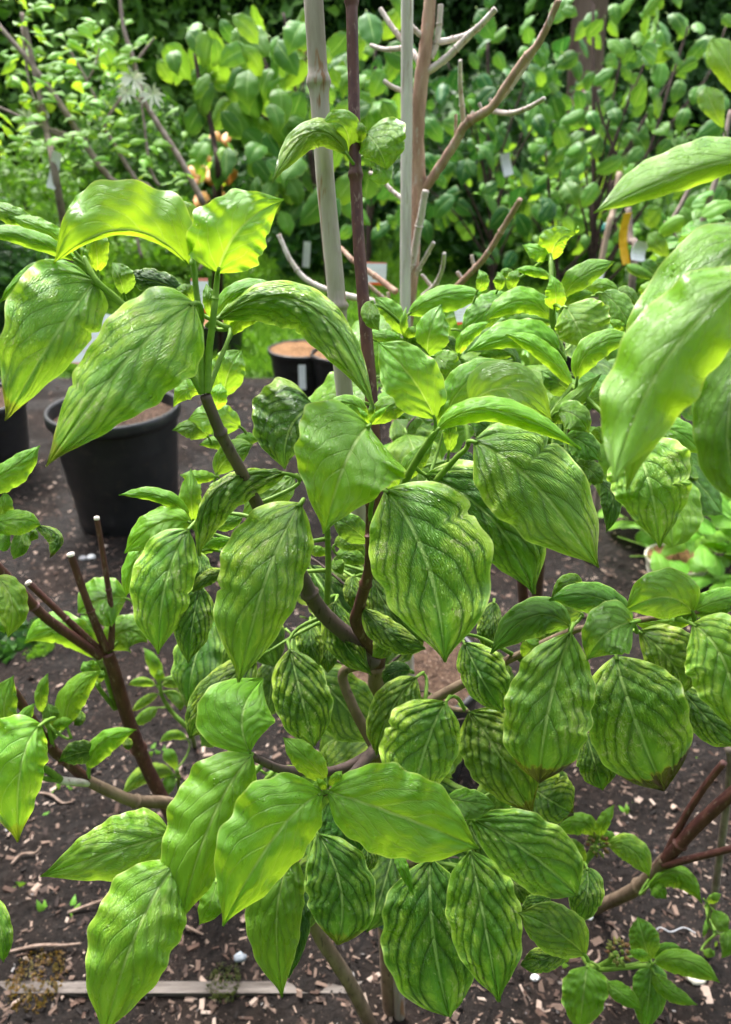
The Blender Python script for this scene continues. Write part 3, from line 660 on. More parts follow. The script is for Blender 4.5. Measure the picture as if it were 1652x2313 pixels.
L('D', 'L', .62, (370, 830), (375, 740), (350, 690), (345, 740), (405, 720), scorch=.7)
L('D', 'K', .72, (420, 840), (460, 850), (500, 890), (430, 810), (450, 900))
# lower right cluster
NR = PV(1288, 1424, .64)
L('F', 'C', .585, (910, 645), (818, 970), (770, 1312), (628, 975), (1012, 955), scorch=.85, node=NR, mat=.5, chl=.5, prof='e')
L('F', 'D', .605, (1112, 750), (1185, 1000), (1328, 1348), (1000, 1085), (1412, 945), scorch=1., mat=.62, chl=.65, prof='e', node=PV(1400, 1408, .63))
L('F', 'M', .555, (1185, 600), (1065, 655), (983, 772), (935, 610), (1160, 730), mat=.42, prof='b', chl=0, node=PV(1430, 1402, .625))
L('F', 'M', .575, (1185, 600), (1120, 545), (1040, 528), (1110, 510), (1110, 600), mat=.3, chl=0)
L('F', 'M', .60, (1188, 600), (1020, 488), (815, 502), (1030, 428), (1000, 560), mat=.55, chl=0)
L('F', 'M', .625, (912, 622), (740, 575), (555, 742), (720, 500), (770, 660), mat=.55, chl=0, node=NR)
L('F', 'M', .65, (960, 440), (900, 420), (825, 490), (890, 388), (900, 470), mat=.45)
L('F', 'L', .66, (960, 560), (890, 540), (830, 490), (900, 500), (880, 600), mat=.25, under=True)
L('F', 'L', .68, (700, 760), (740, 720), (790, 690), (690, 700), (760, 760))
L('F', 'D', .69, (905, 625), (800, 640), (715, 680), (800, 590), (810, 700), mat=.4)
L('F', 'M', .60, (1455, 558), (1330, 490), (1150, 552), (1330, 368), (1330, 582), mat=.3, chl=0)
L('F', 'L', .615, (1450, 545), (1440, 460), (1370, 380), (1480, 450), (1425, 470))
L('F', 'M', .61, (1450, 562), (1560, 510), (1720, 480), (1580, 445), (1580, 568), mat=.3)
L('F', 'Y', .66, (1200, 600), (1330, 600), (1480, 580), (1330, 570), (1330, 640))
L('F', 'C', .58, (1452, 608), (1600, 790), (1660, 1115), (1470, 905), (1730, 690), mat=.4)
L('F', 'D', .645, (1215, 640), (1360, 780), (1405, 920), (1270, 810), (1460, 690), mat=.6)
L('F', 'D', .665, (1400, 890), (1520, 1030), (1655, 1155), (1440, 1070), (1600, 985))
L('F', 'D', .665, (438, 690), (515, 850), (612, 1002), (392, 790), (648, 850))
L('F', 'D', .725, (572, 508), (560, 620), (548, 742), (498, 620), (602, 610), scorch=.7)
L('F', 'D', .725, (226, 845), (110, 1000), (48, 1192), (15, 990), (205, 1045), mat=.55)
L('F', 'D', .645, (356, 955), (280, 1125), (205, 1385), (85, 1100), (398, 1190), scorch=.55, prof='e', chl=1., mat=.65)
L('F', 'D', .69, (460, 1000), (590, 1185), (742, 1462), (470, 1265), (715, 1105), scorch=.6, chl=1., mat=.68)
L('H', 'D', .705, (735, 325), (830, 390), (925, 445), (880, 280), (790, 490), scorch=.9)
L('H', 'D', .665, (978, 85), (1020, 220), (1052, 338), (935, 195), (1135, 265))
L('H', 'M', .61, (360, 372), (460, 392), (578, 406), (450, 332), (455, 466), chl=0, mat=.5)
L('F', 'K', .80, (202, 815), (130, 825), (82, 875), (130, 775), (150, 860))
# lower middle, bright
NM1 = PV(732, 1790, .565)
L('H', 'L', .56, (-168, 345), (140, 450), (505, 597), (205, 262), (78, 618), node=NM1, mat=.16, dd=(0, -1.2, -.5), label='bright smooth leaf stretched to the right')
L('G', 'Y', .545, (1428, 352), (1225, 545), (990, 940), (1050, 412), (1332, 625), node=NM1, mat=.06, dd=(1.5, -1.2, -1))
L('G', 'Y', .57, (1120, 182), (938, 480), (798, 935), (762, 425), (1045, 560), node=PV(566, 1704, .59), mat=.08, dd=(1.5, -1, -1))
L('G', 'M', .605, (762, 535), (505, 612), (178, 722), (450, 478), (560, 735), mat=.34, chl=.35, prof='b')
L('G', 'L', .545, (788, 660), (605, 975), (460, 1430), (430, 900), (762, 1055), mat=.26, chl=.3, dd=(2, -1, -1))
L('G', 'M', .62, (1312, 620), (1232, 870), (1256, 1258), (1098, 870), (1345, 800), mat=.33)
L('G', 'K', .66, (1352, 780), (1332, 950), (1284, 1172), (1285, 960), (1378, 930))
L('G', 'K', .62, (1410, 530), (1512, 770), (1500, 1022), (1372, 800), (1652, 735), mat=.72, chl=.4, prof='e', scorch=.3)
L('G', 'K', .645, (1475, 378), (1535, 490), (1605, 622), (1425, 540), (1630, 440), mat=.85)
L('G', 'L', .56, (1448, 292), (1362, 200), (1258, 103), (1405, 160), (1335, 255), node=NM1, mat=.12)
L('G', 'Y', .56, (1460, 320), (1490, 280), (1520, 252), (1478, 265), (1515, 305), node=NM1, prof='s')
L('G', 'Y', .555, (1445, 345), (1430, 310), (1405, 285), (1445, 300), (1415, 320), node=NM1, prof='s')
L('G', 'K', .70, (1000, 700), (960, 740), (910, 740), (960, 700), (960, 780), mat=.7)
L('G', 'L', .66, (960, 740), (940, 830), (885, 935), (895, 810), (1005, 830))
L('H', 'D', .665, (290, 640), (300, 965), (372, 1345), (82, 985), (490, 1060), prof='e', chl=.7, mat=.74)
L('H', 'D', .62, (465, 610), (528, 920), (590, 1275), (372, 900), (688, 915), chl=.85, mat=.62)
L('H', 'D', .605, (470, 465), (728, 622), (938, 805), (828, 492), (632, 712), chl=.55, mat=.64, prof='e', node=PV(1066, 1845, .65))
L('H', 'D', .685, (458, 480), (530, 610), (645, 725), (480, 650), (600, 570), scorch=.6)
L('H', 'M', .605, (975, 1070), (840, 960), (678, 882), (895, 862), (815, 1060), mat=.6, chl=.5)
L('H', 'D', .63, (912, 1040), (790, 1090), (688, 1112), (800, 1025), (760, 1158))
L('H', 'D', .665, (982, 680), (985, 800), (940, 935), (900, 830), (1062, 760))
L('H', 'D', .70, (820, 810), (760, 850), (690, 910), (750, 790), (790, 900))
L('H', 'D', .74, (620, 720), (680, 780), (720, 850), (640, 800), (740, 760))
L('H', 'L', .60, (130, 590), (165, 680), (215, 810), (140, 690), (190, 670), prof='s')
L('H', 'D', .70, (-20, 560), (10, 630), (-30, 700), (60, 620), (-40, 620), mat=.8)
# leaf pair up on the leader
NT = tp[11]
L('A', 'C', .665, (1545, 690), (1385, 590), (1210, 812), (1300, 560), (1375, 665), node=NT, mat=.3, dd=(1, -.5, -1), chl=.5)
L('A', 'L', .675, (1552, 690), (1525, 560), (1425, 560), (1565, 505), (1490, 600), node=NT)
L('B', 'C', .665, (2, 592), (60, 662), (92, 757), (5, 720), (190, 605), node=NT, mat=.38, prof='b', chl=.4)
L('B', 'L', .675, (10, 680), (55, 755), (15, 790), (30, 720), (120, 745), node=NT)
L('A', 'L', .67, (1600, 640), (1605, 580), (1590, 540), (1585, 590), (1630, 590), node=NT, prof='s')
# shaded leaves deeper inside the crown
rnd = random.Random(4)
for i in range(46):
    x = rnd.uniform(470, 1240); y = rnd.uniform(1260, 1980); d = rnd.uniform(.82, 1.0)
    p = PV(x, y, d)
    a = rnd.uniform(0, 6.28)
    put_leaf(D, 'hd', p, (math.cos(a) * .8, math.sin(a) * .8 - .3, -rnd.uniform(.3, 1.1)), (rnd.uniform(-.3, .3), -.5, .9), rnd.uniform(.07, .11), (rnd.uniform(.55, .9), rnd.uniform(.3, .9), 0), rnd)
# canes
cane = thing('bamboo_cane', 'weathered grey bamboo cane leaning beside the red brown leader', 'cane', PG(905, 2330))
cp = [PY(905, 2345, .72), PY(880, 1900, .73), PY(835, 1400, .745), PY(778, 880, .765), PY(760, 660, .775), PY(735, 400, .79), PY(712, 56, .81), PY(706, -60, .82)]
cp[0].z = -.02
tube('cane', cp, [.0092, .0092, .0092, .0092, .0092, .009, .009, .009], M_BAMBOO, cane, 12, 8, .02, rings=(.30, .55, .80))
def tie(name, at, axis, r, hgt, mat, parent=None):
    q = Vector((0, 0, 1)).rotation_difference(Vector(axis).normalized()); V = []; F = []
    for j, (rr_, z) in enumerate(((r, -hgt), (r * 1.06, -hgt * .6), (r * 1.03, 0), (r * 1.07, hgt * .6), (r, hgt), (r * .7, hgt), (r * .7, -hgt))):
        for k in range(16):
            a = k * math.pi / 8; V.append(Vector(at) + q @ Vector((rr_ * math.cos(a), rr_ * 1.0 * math.sin(a), z)))
    n = 7
    for j in range(n):
        for k in range(16): F.append((j * 16 + k, j * 16 + (k + 1) % 16, ((j + 1) % n) * 16 + (k + 1) % 16, ((j + 1) % n) * 16 + k))
    return link(name, mesh_from(name, V, F, mat), parent)
tag(tie('tie_tape', (PY(866, 2062, .725) + PY(885, 2062, .726)) / 2, (0, 0, 1), .021, .012, M_TAPE), 'green plastic tape binding the trunk to its cane', 'tape')
# ------------------------------------------------------------------ neighbouring dogwoods
def shrub_parts(plant):
    def b(pts, rad, mat, rings=(), name='branch', sides=9): return tube(name, [PV(*q) for q in pts], rad, mat, plant, sides, 6, .035, rings)
    def l(*a, **k): return leaf(plant, *a, **k)
    return b, l
# bright bushy one behind, to the right
g1 = PG(1190, 1500); rd = thing('dogwood', 'bushy dogwood with a mound of bright fresh leaves behind the dead branches', 'shrub', g1)
b, L = shrub_parts(rd)
tube('trunk', [g1 + Vector((0, 0, -.02)), PV(1180, 1300, 1.25), PV(1165, 1100, 1.05), PV(1160, 960, .92)], [.011, .0095, .008, .006], M_RED, rd)
tube('trunk', [g1 + Vector((.03, .02, -.02)), PV(1215, 1320, 1.25), PV(1240, 1120, 1.05), PV(1290, 960, .92)], [.010, .009, .008, .006], M_RED, rd)
b([(1160, 960, .92), (1110, 880, .84), (1040, 815, .78), (1037, 810, .78)], [.006, .005, .004, .003], M_GREEN)
b([(1240, 1100, 1.04), (1280, 940, .86), (1292, 880, .74), (1292, 872, .70)], [.006, .005, .0038, .003], M_GREEN)
b([(1200, 1000, .95), (1245, 860, .86), (1252, 760, .79), (1247, 690, .765), (1245, 600, .77), (1243, 575, .78)], [.006, .005, .004, .003, .0024, .0018], M_GREEN)
b([(1130, 920, .88), (1000, 870, .82), (965, 800, .78), (930, 760, .75)], [.005, .004, .0035, .002], M_GREEN)
b([(1290, 960, .92), (1400, 840, .80), (1420, 780, .74)], [.005, .004, .003], M_GREEN)
for a, k in (
  (('d', 'L', .75, (520, 720), (532, 540), (615, 335), (430, 555), (675, 515)), {}),
  (('d', 'L', .74, (350, 550), (270, 405), (138, 284), (205, 420), (335, 365)), {}),
  (('d', 'M', .66, (128, 312), (115, 410), (180, 522), (38, 350), (175, 390)), dict(mat=.25)),
  (('d', 'Y', .73, (370, 580), (348, 470), (372, 348), (322, 470), (375, 480)), dict(prof='s')),
  (('d', 'Y', .73, (375, 580), (400, 530), (440, 490), (370, 510), (430, 560)), dict(prof='s')),
  (('d', 'L', .76, (100, 540), (230, 560), (350, 590), (220, 515), (230, 605)), {}),
  (('d', 'L', .76, (330, 580), (430, 610), (530, 690), (420, 580), (410, 660)), {}),
  (('d', 'L', .82, (380, 410), (640, 270), (938, 280), (690, 192), (660, 385)), dict(mat=.2)),
  (('d', 'L', .79, (1105, 275), (930, 390), (755, 545), (880, 290), (1010, 450)), dict(mat=.3)),
  (('d', 'Y', .765, (1385, 445), (1180, 310), (915, 465), (1210, 215), (1195, 392)), {}),
  (('d', 'Y', .74, (1445, 655), (1170, 565), (798, 672), (1210, 440), (1140, 640)), dict(mat=.08)),
  (('d', 'L', .80, (1400, 470), (1240, 440), (1040, 450), (1230, 405), (1240, 490)), {}),
  (('d', 'Y', .73, (740, 695), (795, 555), (968, 458), (770, 520), (850, 575)), {}),
  (('d', 'K', .80, (745, 705), (645, 620), (555, 570), (660, 545), (590, 700)), dict(mat=.8)),
  (('d', 'M', .76, (760, 720), (670, 770), (590, 900), (580, 740), (760, 830)), {}),
  (('d', 'L', .74, (1120, 700), (1000, 660), (870, 700), (1000, 650), (1000, 720)), {}),
  (('d', 'M', .75, (1110, 700), (930, 720), (770, 750), (930, 690), (930, 770)), {}),
  (('d', 'Y', .69, (1540, 922), (1325, 665), (1068, 550), (1360, 605), (1285, 710)), dict(wave=.10)),
  (('e', 'L', .67, (252, 1490), (405, 1195), (778, 1110), (370, 1085), (560, 1235)), dict(mat=.14)),
  (('e', 'Y', .78, (22, 425), (82, 250), (245, 188), (-35, 170), (165, 285)), dict(prof='b')),
  (('e', 'Y', .78, (235, 185), (250, 150), (262, 115), (240, 145), (275, 150)), dict(prof='s', pet=False)),
  (('B', 'Y', .78, (822, 1150), (772, 1112), (695, 1088), (745, 1075), (745, 1152)), dict(wave=.15)),
  (('e', 'Y', .745, (50, 872), (62, 700), (20, 555), (-32, 700), (142, 680)), dict(prof='b')),
  (('e', 'L', .78, (140, 755), (290, 572), (597, 436), (235, 478), (370, 635)), dict(mat=.2)),
  (('e', 'Y', .80, (285, 705), (470, 645), (628, 708), (450, 588), (445, 725)), dict(mat=.08)),
  (('e', 'L', .79, (130, 840), (260, 750), (400, 720), (250, 700), (290, 790)), {}),
  (('e', 'M', .70, (150, 838), (255, 1010), (332, 1205), (55, 1025), (530, 890)), dict(chl=.35, mat=.3, wave=.09)),
  (('e', 'L', .77, (470, 715), (640, 865), (742, 1085), (555, 960), (735, 795)), dict(mat=.3)),
  (('e', 'L', .72, (735, 1105), (790, 945), (1005, 778), (725, 925), (870, 1005)), {}),
  (('e', 'M', .82, (600, 740), (700, 720), (800, 840), (720, 665), (680, 790)), {}),
  (('e', 'Y', .92, (798, 722), (930, 660), (1125, 640), (900, 612), (960, 705)), {}),
  (('e', 'Y', .76, (690, 1060), (620, 1000), (530, 960), (630, 960), (600, 1040)), {}),
  (('d', 'L', .76, (870, 240), (900, 170), (880, 90), (865, 170), (950, 190)), {}),
  (('d', 'L', .78, (1010, 240), (1040, 170), (1010, 105), (985, 190), (1065, 190)), {}),
  (('d', 'L', .79, (1100, 240), (1130, 160), (1160, 90), (1080, 150), (1160, 170)), {}),
  (('d', 'Y', .80, (1390, 150), (1270, 100), (1130, 95), (1280, 70), (1270, 140)), {}),
  (('d', 'L', .80, (1130, 130), (1080, 110), (1030, 110), (1080, 80), (1070, 150)), {}),
  (('D', 'M', .72, (918, 572), (850, 512), (778, 468), (880, 480), (820, 560)), {}),
  (('D', 'L', .68, (830, 700), (900, 620), (1050, 480), (880, 590), (930, 650)), {}),
  (('D', 'M', .66, (850, 650), (930, 665), (992, 745), (950, 610), (890, 720)), dict(mat=.35)),
  (('D', 'M', .66, (890, 760), (970, 790), (1045, 870), (990, 740), (940, 850)), dict(mat=.5)),
  (('D', 'M', .70, (980, 610), (1060, 570), (1140, 530), (1040, 540), (1070, 620)), {}),
  (('D', 'M', .70, (840, 830), (890, 850), (935, 900), (900, 815), (880, 890)), dict(mat=.5)),
  (('D', 'M', .66, (930, 880), (1000, 910), (1052, 970), (1020, 870), (980, 960)), dict(mat=.5)),
  (('D', 'K', .70, (1040, 960), (1100, 1040), (1068, 1185), (1140, 1060), (1050, 1070)), dict(mat=.7)),
  (('D', 'L', .68, (1000, 760), (1050, 740), (1100, 760), (1050, 715), (1050, 790)), {}),
  (('D', 'L', .64, (790, 700), (812, 700), (838, 710), (815, 688), (812, 722)), {}),
  (('D', 'M', .74, (560, 760), (520, 710), (460, 700), (540, 690), (500, 760)), dict(mat=.6)),
  (('D', 'M', .72, (640, 740), (580, 730), (520, 770), (580, 700), (590, 770)), dict(mat=.4)),
  (('D', 'L', .72, (300, 400), (360, 440), (420, 500), (330, 470), (400, 400)), {}),
  (('D', 'M', .74, (330, 560), (360, 620), (350, 700), (310, 620), (420, 640)), {}),
  (('D', 'M', .76, (1250, 600), (1330, 620), (1400, 690), (1350, 570), (1290, 680)), dict(mat=.4)),
  (('D', 'C', .70, (1420, 520), (1500, 480), (1600, 440), (1480, 430), (1520, 530)), dict(mat=.3)),
  (('D', 'M', .70, (1200, 700), (1260, 760), (1300, 830), (1220, 790), (1310, 750)), {}),
  (('D', 'M', .64, (1270, 720), (1390, 742), (1502, 842), (1405, 685), (1335, 790)), dict(mat=.25)),
  (('D', 'C', .60, (1195, 800), (1268, 990), (1306, 1252), (1105, 1015), (1450, 935)), dict(prof='b', mat=.42, chl=.65, label='small leaf with holes and a pale scarred patch')),
  ): L(*a, **k)
rnd = random.Random(9)
for i in range(60):
    x = rnd.uniform(850, 1520); y = rnd.uniform(700, 1060); d = rnd.uniform(.86, 1.25); a = rnd.uniform(0, 6.28)
    put_leaf(rd, 'hd', PV(x, y, d), (math.cos(a), math.sin(a) - .3, -rnd.uniform(.1, .9)), (rnd.uniform(-.4, .4), -.3, .9), rnd.uniform(.08, .12), (rnd.uniform(.15, .7), rnd.uniform(0, .5), 0), rnd)

# the one whose leaves hang close by at the right edge
fg = thing('dogwood', 'dogwood reaching in with a few big blurred yellow green leaves', 'shrub', (.62, .36, 0))
b, L = shrub_parts(fg)
tube('trunk', [(.62, .36, -.02), (.56, .38, .6), (.50, .37, 1.0), (.45, .36, 1.30), (.43, .37, 1.6)], [.014, .011, .009, .007, .005], M_RED, fg)
b([(1990, 700, .40), (1850, 640, .37), (1760, 610, .345)], [.005, .004, .003], M_GREEN)
b([(1985, 420, .42), (1900, 380, .42), (1760, 360, .41)], [.004, .003, .002], M_GREEN)
L('D', 'Y', .345, (1740, 20), (1335, 420), (1102, 965), (1165, 315), (1490, 530), mat=.08, dd=(0, 0, -1), nu=48, nw=27, rel=.0006)
L('D', 'L', .385, (1760, -140), (1420, 230), (1158, 1005), (1240, 130), (1560, 350), mat=.22, nu=48, nw=27, rel=.0008)
L('D', 'M', .37, (1720, 330), (1610, 720), (1690, 1080), (1462, 720), (1760, 740), mat=.40, chl=0, rel=.0008)
L('B', 'L', .41, (1760, 690), (1420, 765), (1012, 948), (1395, 650), (1440, 830), mat=.12, dd=(0, 0, 0), rel=.0006)

# pruned dogwood at the left with cut red stems
g2 = PG(440, 1950); pl = thing('dogwood', 'hard pruned dogwood with bare cut red stems rising from one knuckle', 'shrub', g2)
b, L = shrub_parts(pl)
tube('trunk', [g2 + Vector((0, 0, -.02)), PV(385, 1840, 1.28), PV(326, 1720, 1.14), PV(285, 1609, 1.05), PV(262, 1530, 1.01), PV(244, 1476, .99)], [.012, .0115, .0105, .0095, .0088, .0082], M_RED, pl, 10, 6, .03, (.45,))
def cutstem(pts, r0, r1, mat=M_RED):
    o = b(pts, [r0] + [r1 * 1.1] * (len(pts) - 2) + [r1], mat, (.5,), 'cut_stem')
    e = PV(*pts[-1]); ax = (PV(*pts[-1]) - PV(*pts[-2])).normalized(); q = Vector((0, 0, 1)).rotation_difference(ax)
    V, F = lathe_geo([(r1 * 1.02, -.002), (r1 * 1.02, .0012), (r1 * .6, .002), (.0001, .0022)], 12)
    o2 = link('cut_end', mesh_from('cut_end', [e + q @ Vector(v) for v in V], F, M_CUT), o)
    o2.matrix_parent_inverse = Matrix()
cutstem([(242, 1470, .99), (205, 1380, .96), (160, 1252, .93)], .0062, .0046)
cutstem([(232, 1476, .99), (150, 1398, .95), (64, 1316, .92)], .0058, .0040)
cutstem([(228, 1482, .99), (110, 1400, .92), (50, 1340, .88), (-40, 1245, .82)], .0068, .0056)
cutstem([(250, 1466, .99), (253, 1390, .98), (236, 1270, .96), (219, 1170, .94)], .005, .0034)
b([(262, 1600, 1.05), (244, 1540, 1.02), (226, 1490, 1.0)], [.004, .0035, .003], M_GREEN, (), 'shoot')
b([(260, 1600, 1.05), (228, 1560, 1.0), (215, 1540, .99)], [.0035, .003, .002], M_GREEN, (), 'shoot')
for a, k in (
  (('E', 'L', .97, (425, 762), (275, 640), (108, 692), (270, 555), (290, 700)), dict(mat=.15)),
  (('E', 'M', .98, (562, 496), (450, 500), (345, 560), (455, 402), (430, 630)), dict(mat=.3)),
  (('E', 'M', 1.0, (470, 725), (560, 640), (655, 690), (520, 575), (545, 735)), dict(mat=.3)),
  (('E', 'M', 1.02, (430, 740), (400, 640), (360, 570), (430, 600), (370, 680)), dict(mat=.35)),
  (('E', 'L', 1.0, (455, 800), (400, 800), (372, 775), (410, 770), (400, 840)), {}),
  (('E', 'M', .95, (440, 870), (450, 840), (460, 815), (430, 840), (465, 845)), {}),
  ): L(*a, **k)

g3 = PG(500, 1990); ll = thing('dogwood', 'low dogwood branch with red bark and pale upright leaves over the soil', 'shrub', g3)
b, L = shrub_parts(ll)
tube('trunk', [g3 + Vector((0, 0, -.02)), PV(430, 1850, 1.2), PV(381, 1815, 1.06), PV(307, 1810, .99), PV(250, 1788, .96), PV(196, 1762, .94)], [.012, .011, .0088, .008, .0075, .007], M_TAN, ll, 10, 6, .03, (.6,))
b([(196, 1762, .94), (150, 1720, .92), (118, 1692, .90), (75, 1630, .87), (28, 1558, .84)], [.007, .0065, .0062, .0058, .0054], M_RED, (.3, .55), 'cut_stem')
b([(200, 1768, .94), (165, 1766, .92), (137, 1762, .91)], [.0052, .005, .005], M_WSTAKE, (), 'spur')
b([(137, 1762, .91), (115, 1745, .88), (88, 1727, .85)], [.0045, .004, .0035], M_GREEN, (), 'shoot')
b([(137, 1762, .91), (110, 1760, .88), (78, 1754, .85)], [.0035, .003, .0028], M_GREEN, (), 'shoot')
b([(120, 1694, .90), (112, 1650, .88), (104, 1625, .87)], [.003, .0025, .002], M_GREEN, (), 'shoot')
b([(198, 1758, .94), (202, 1720, .93), (205, 1700, .93)], [.0025, .002, .0018], M_GREEN, (), 'shoot')
for a, k in (
  (('E', 'L', .87, (300, 1065), (322, 930), (453, 814), (262, 920), (375, 960)), dict(mat=.12, dd=(0, 0, 0))),
  (('E', 'L', .88, (188, 1003), (180, 920), (214, 828), (155, 930), (212, 930)), dict(mat=.2)),
  (('E', 'L', .90, (395, 1255), (455, 1135), (608, 1078), (430, 1105), (510, 1165)), dict(mat=.12)),
  (('E', 'K', .90, (428, 1178), (350, 1182), (263, 1217), (350, 1128), (360, 1228)), dict(mat=.75)),
  (('E', 'L', .82, (45, 1135), (18, 985), (62, 838), (-50, 985), (75, 965)), dict(mat=.2)),
  (('E', 'L', .80, (62, 1125), (92, 1035), (157, 960), (70, 1030), (125, 1060)), {}),
  (('E', 'L', .80, (40, 1130), (0, 1080), (-50, 1060), (10, 1050), (-10, 1110)), {}),
  (('E', 'L', .83, (60, 1120), (55, 1080), (70, 1030), (45, 1080), (75, 1085)), dict(prof='s')),
  (('E', 'M', .88, (230, 1090), (225, 1020), (215, 960), (190, 1020), (270, 1030)), {}),
  (('E', 'L', .87, (240, 1090), (270, 1050), (330, 1040), (260, 1030), (280, 1075)), {}),
  (('E', 'D', .89, (360, 1000), (355, 1030), (330, 1060), (380, 1030), (325, 1030)), dict(scorch=.8)),
  (('E', 'D', .92, (560, 1110), (565, 1140), (575, 1170), (545, 1140), (590, 1140)), {}),
  (('G', 'Y', .60, (185, 45), (95, 230), (82, 568), (-95, 190), (200, 215)), dict(mat=.10, scorch=.35, chl=.4)),
  (('G', 'L', .61, (20, 330), (30, 420), (40, 500), (-30, 430), (85, 430)), dict(chl=.6)),
  (('G', 'M', .55, (-45, 800), (2, 950), (15, 1103), (52, 940), (-60, 960)), dict(chl=.7, mat=.5)),
  (('E', 'L', .62, (20, 1190), (0, 1230), (-40, 1290), (40, 1240), (-30, 1230)), {}),
  ): L(*a, **k)

# leaves coming in from the left edge
g4 = PG(-330, 1700); le = thing('dogwood', 'dogwood poking curled pale leaves in beside the black pots', 'shrub', g4)
b, L = shrub_parts(le)
tube('trunk', [g4 + Vector((0, 0, -.02)), PV(-290, 1500, 1.1), PV(-230, 1300, .95), PV(-180, 1150, .88)], [.011, .009, .008, .006], M_RED, le)
b([(-180, 1150, .88), (-110, 1130, .80), (-40, 1110, .76)], [.005, .004, .003], M_GREEN)
b([(-200, 1230, .90), (-110, 1210, .80), (-30, 1190, .74)], [.005, .004, .003], M_GREEN)
b([(-220, 1330, .92), (-110, 1320, .82), (-20, 1300, .76)], [.005, .004, .003], M_GREEN)
for a, k in (
  (('C', 'L', .74, (-80, 985), (45, 905), (178, 800), (55, 848), (65, 985)), {}),
  (('C', 'L', .75, (-30, 1160), (12, 1085), (22, 1000), (-20, 1080), (58, 1085)), {}),
  (('E', 'M', .74, (-60, 175), (80, 145), (182, 172), (80, 103), (90, 210)), dict(mat=.2, chl=.3)),
  (('E', 'D', .73, (160, 172), (258, 225), (222, 312), (288, 240), (215, 240)), dict(scorch=.6, bend=1)),
  (('E', 'M', .75, (115, 175), (85, 250), (60, 322), (50, 255), (130, 260)), dict(chl=.5)),
  (('E', 'M', .76, (90, 180), (140, 205), (170, 230), (150, 185), (130, 240)), {}),
  (('E', 'L', .76, (-20, 200), (20, 240), (50, 250), (30, 200), (0, 280)), {}),
  (('E', 'L', .74, (-20, 400), (52, 510), (35, 668), (-10, 560), (115, 465)), dict(mat=.25, chl=.6, wave=.12)),
  (('E', 'L', .76, (-40, 560), (0, 600), (20, 650), (-30, 620), (30, 600)), {}),
  ): L(*a, **k)

# lower right sprigs with flower heads and red branches
g5 = PG(1345, 2060); lr = thing('dogwood', 'low dogwood with dark red forked branches and green flower heads', 'shrub', PG(1290, 2090))
b, L = shrub_parts(lr)
tube('trunk', [PG(1290, 2090, -.02), PV(1345, 2052, 1.40), PV(1436, 2008, 1.22), PV(1505, 1940, 1.12)], [.012, .0115, .0108, .010], M_TAN, lr, 10, 6, .03, (.7,))
b([(1440, 2008, 1.22), (1505, 1940, 1.12), (1580, 1860, 1.06), (1680, 1770, 1.0), (1760, 1700, .96)], [.0098, .0095, .009, .0085, .008], M_RED, (.36,))
b([(1502, 1938, 1.12), (1545, 1850, 1.08), (1590, 1780, 1.05), (1636, 1722, 1.02)], [.006, .0052, .005, .0048], M_RED, (), 'cut_stem')
b([(1500, 1955, 1.12), (1580, 1935, 1.06), (1700, 1905, 1.0)], [.006, .005, .0045], M_RED)
b([(1300, 1975, 1.1), (1322, 1945, 1.04), (1345, 1918, 1.0)], [.0055, .005, .0045], M_GREEN)
b([(1300, 2100, 1.2), (1318, 2160, 1.05), (1345, 2187, .98), (1400, 2186, .95), (1466, 2180, .93)], [.0045, .004, .0036, .0032, .0028], M_GREEN)
b([(1345, 2187, .98), (1375, 2172, .96), (1392, 2152, .95)], [.004, .0036, .0034], M_GREEN)
b([(1345, 2187, .98), (1370, 2215, .96), (1400, 2235, .95)], [.003, .0026, .002], M_GREEN)
for a, k in (
  (('H', 'M', .92, (1280, 1105), (1420, 1098), (1572, 1192), (1410, 1045), (1420, 1162)), dict(mat=.25)),
  (('H', 'M', .95, (1262, 1092), (1235, 1000), (1210, 898), (1180, 1030), (1305, 1010)), dict(mat=.45)),
  (('H', 'M', .96, (1270, 1110), (1262, 1225), (1240, 1420), (1188, 1220), (1342, 1200)), dict(mat=.5)),
  (('H', 'L', .93, (1282, 1150), (1350, 1230), (1475, 1290), (1300, 1240), (1390, 1215)), {}),
  (('H', 'L', .93, (1070, 1192), (1140, 1245), (1225, 1310), (1110, 1270), (1170, 1215)), {}),
  (('H', 'M', .96, (1262, 1080), (1330, 1040), (1402, 1042), (1330, 1015), (1340, 1080)), {}),
  (('H', 'L', .92, (1262, 1095), (1220, 1070), (1170, 1050), (1225, 1045), (1220, 1095)), {}),
  (('H', 'L', .94, (985, 1120), (970, 1235), (950, 1420), (875, 1240), (1070, 1240)), dict(mat=.3)),
  (('H', 'L', .98, (1035, 545), (1060, 482), (1104, 403), (1030, 470), (1088, 482)), {}),
  (('H', 'L', .99, (1015, 545), (955, 482), (835, 535), (970, 440), (950, 535)), {}),
  (('H', 'M', .98, (1075, 582), (1185, 605), (1262, 725), (1235, 570), (1140, 640)), dict(chl=.7, mat=.35)),
  (('H', 'L', 1.0, (972, 668), (925, 602), (878, 568), (950, 570), (905, 640)), {}),
  (('H', 'L', 1.0, (1040, 560), (1075, 540), (1110, 545), (1070, 520), (1080, 570)), {}),
  (('H', 'L', 1.12, (1250, 772), (1395, 705), (1492, 842), (1400, 675), (1380, 770)), {}),
  (('H', 'L', 1.13, (1262, 765), (1300, 780), (1335, 822), (1330, 765), (1280, 810)), {}),
  (('F', 'L', 1.0, (1900, 1330), (1850, 1300), (1800, 1330), (1850, 1280), (1850, 1330)), {}),
  ): L(*a, **k)
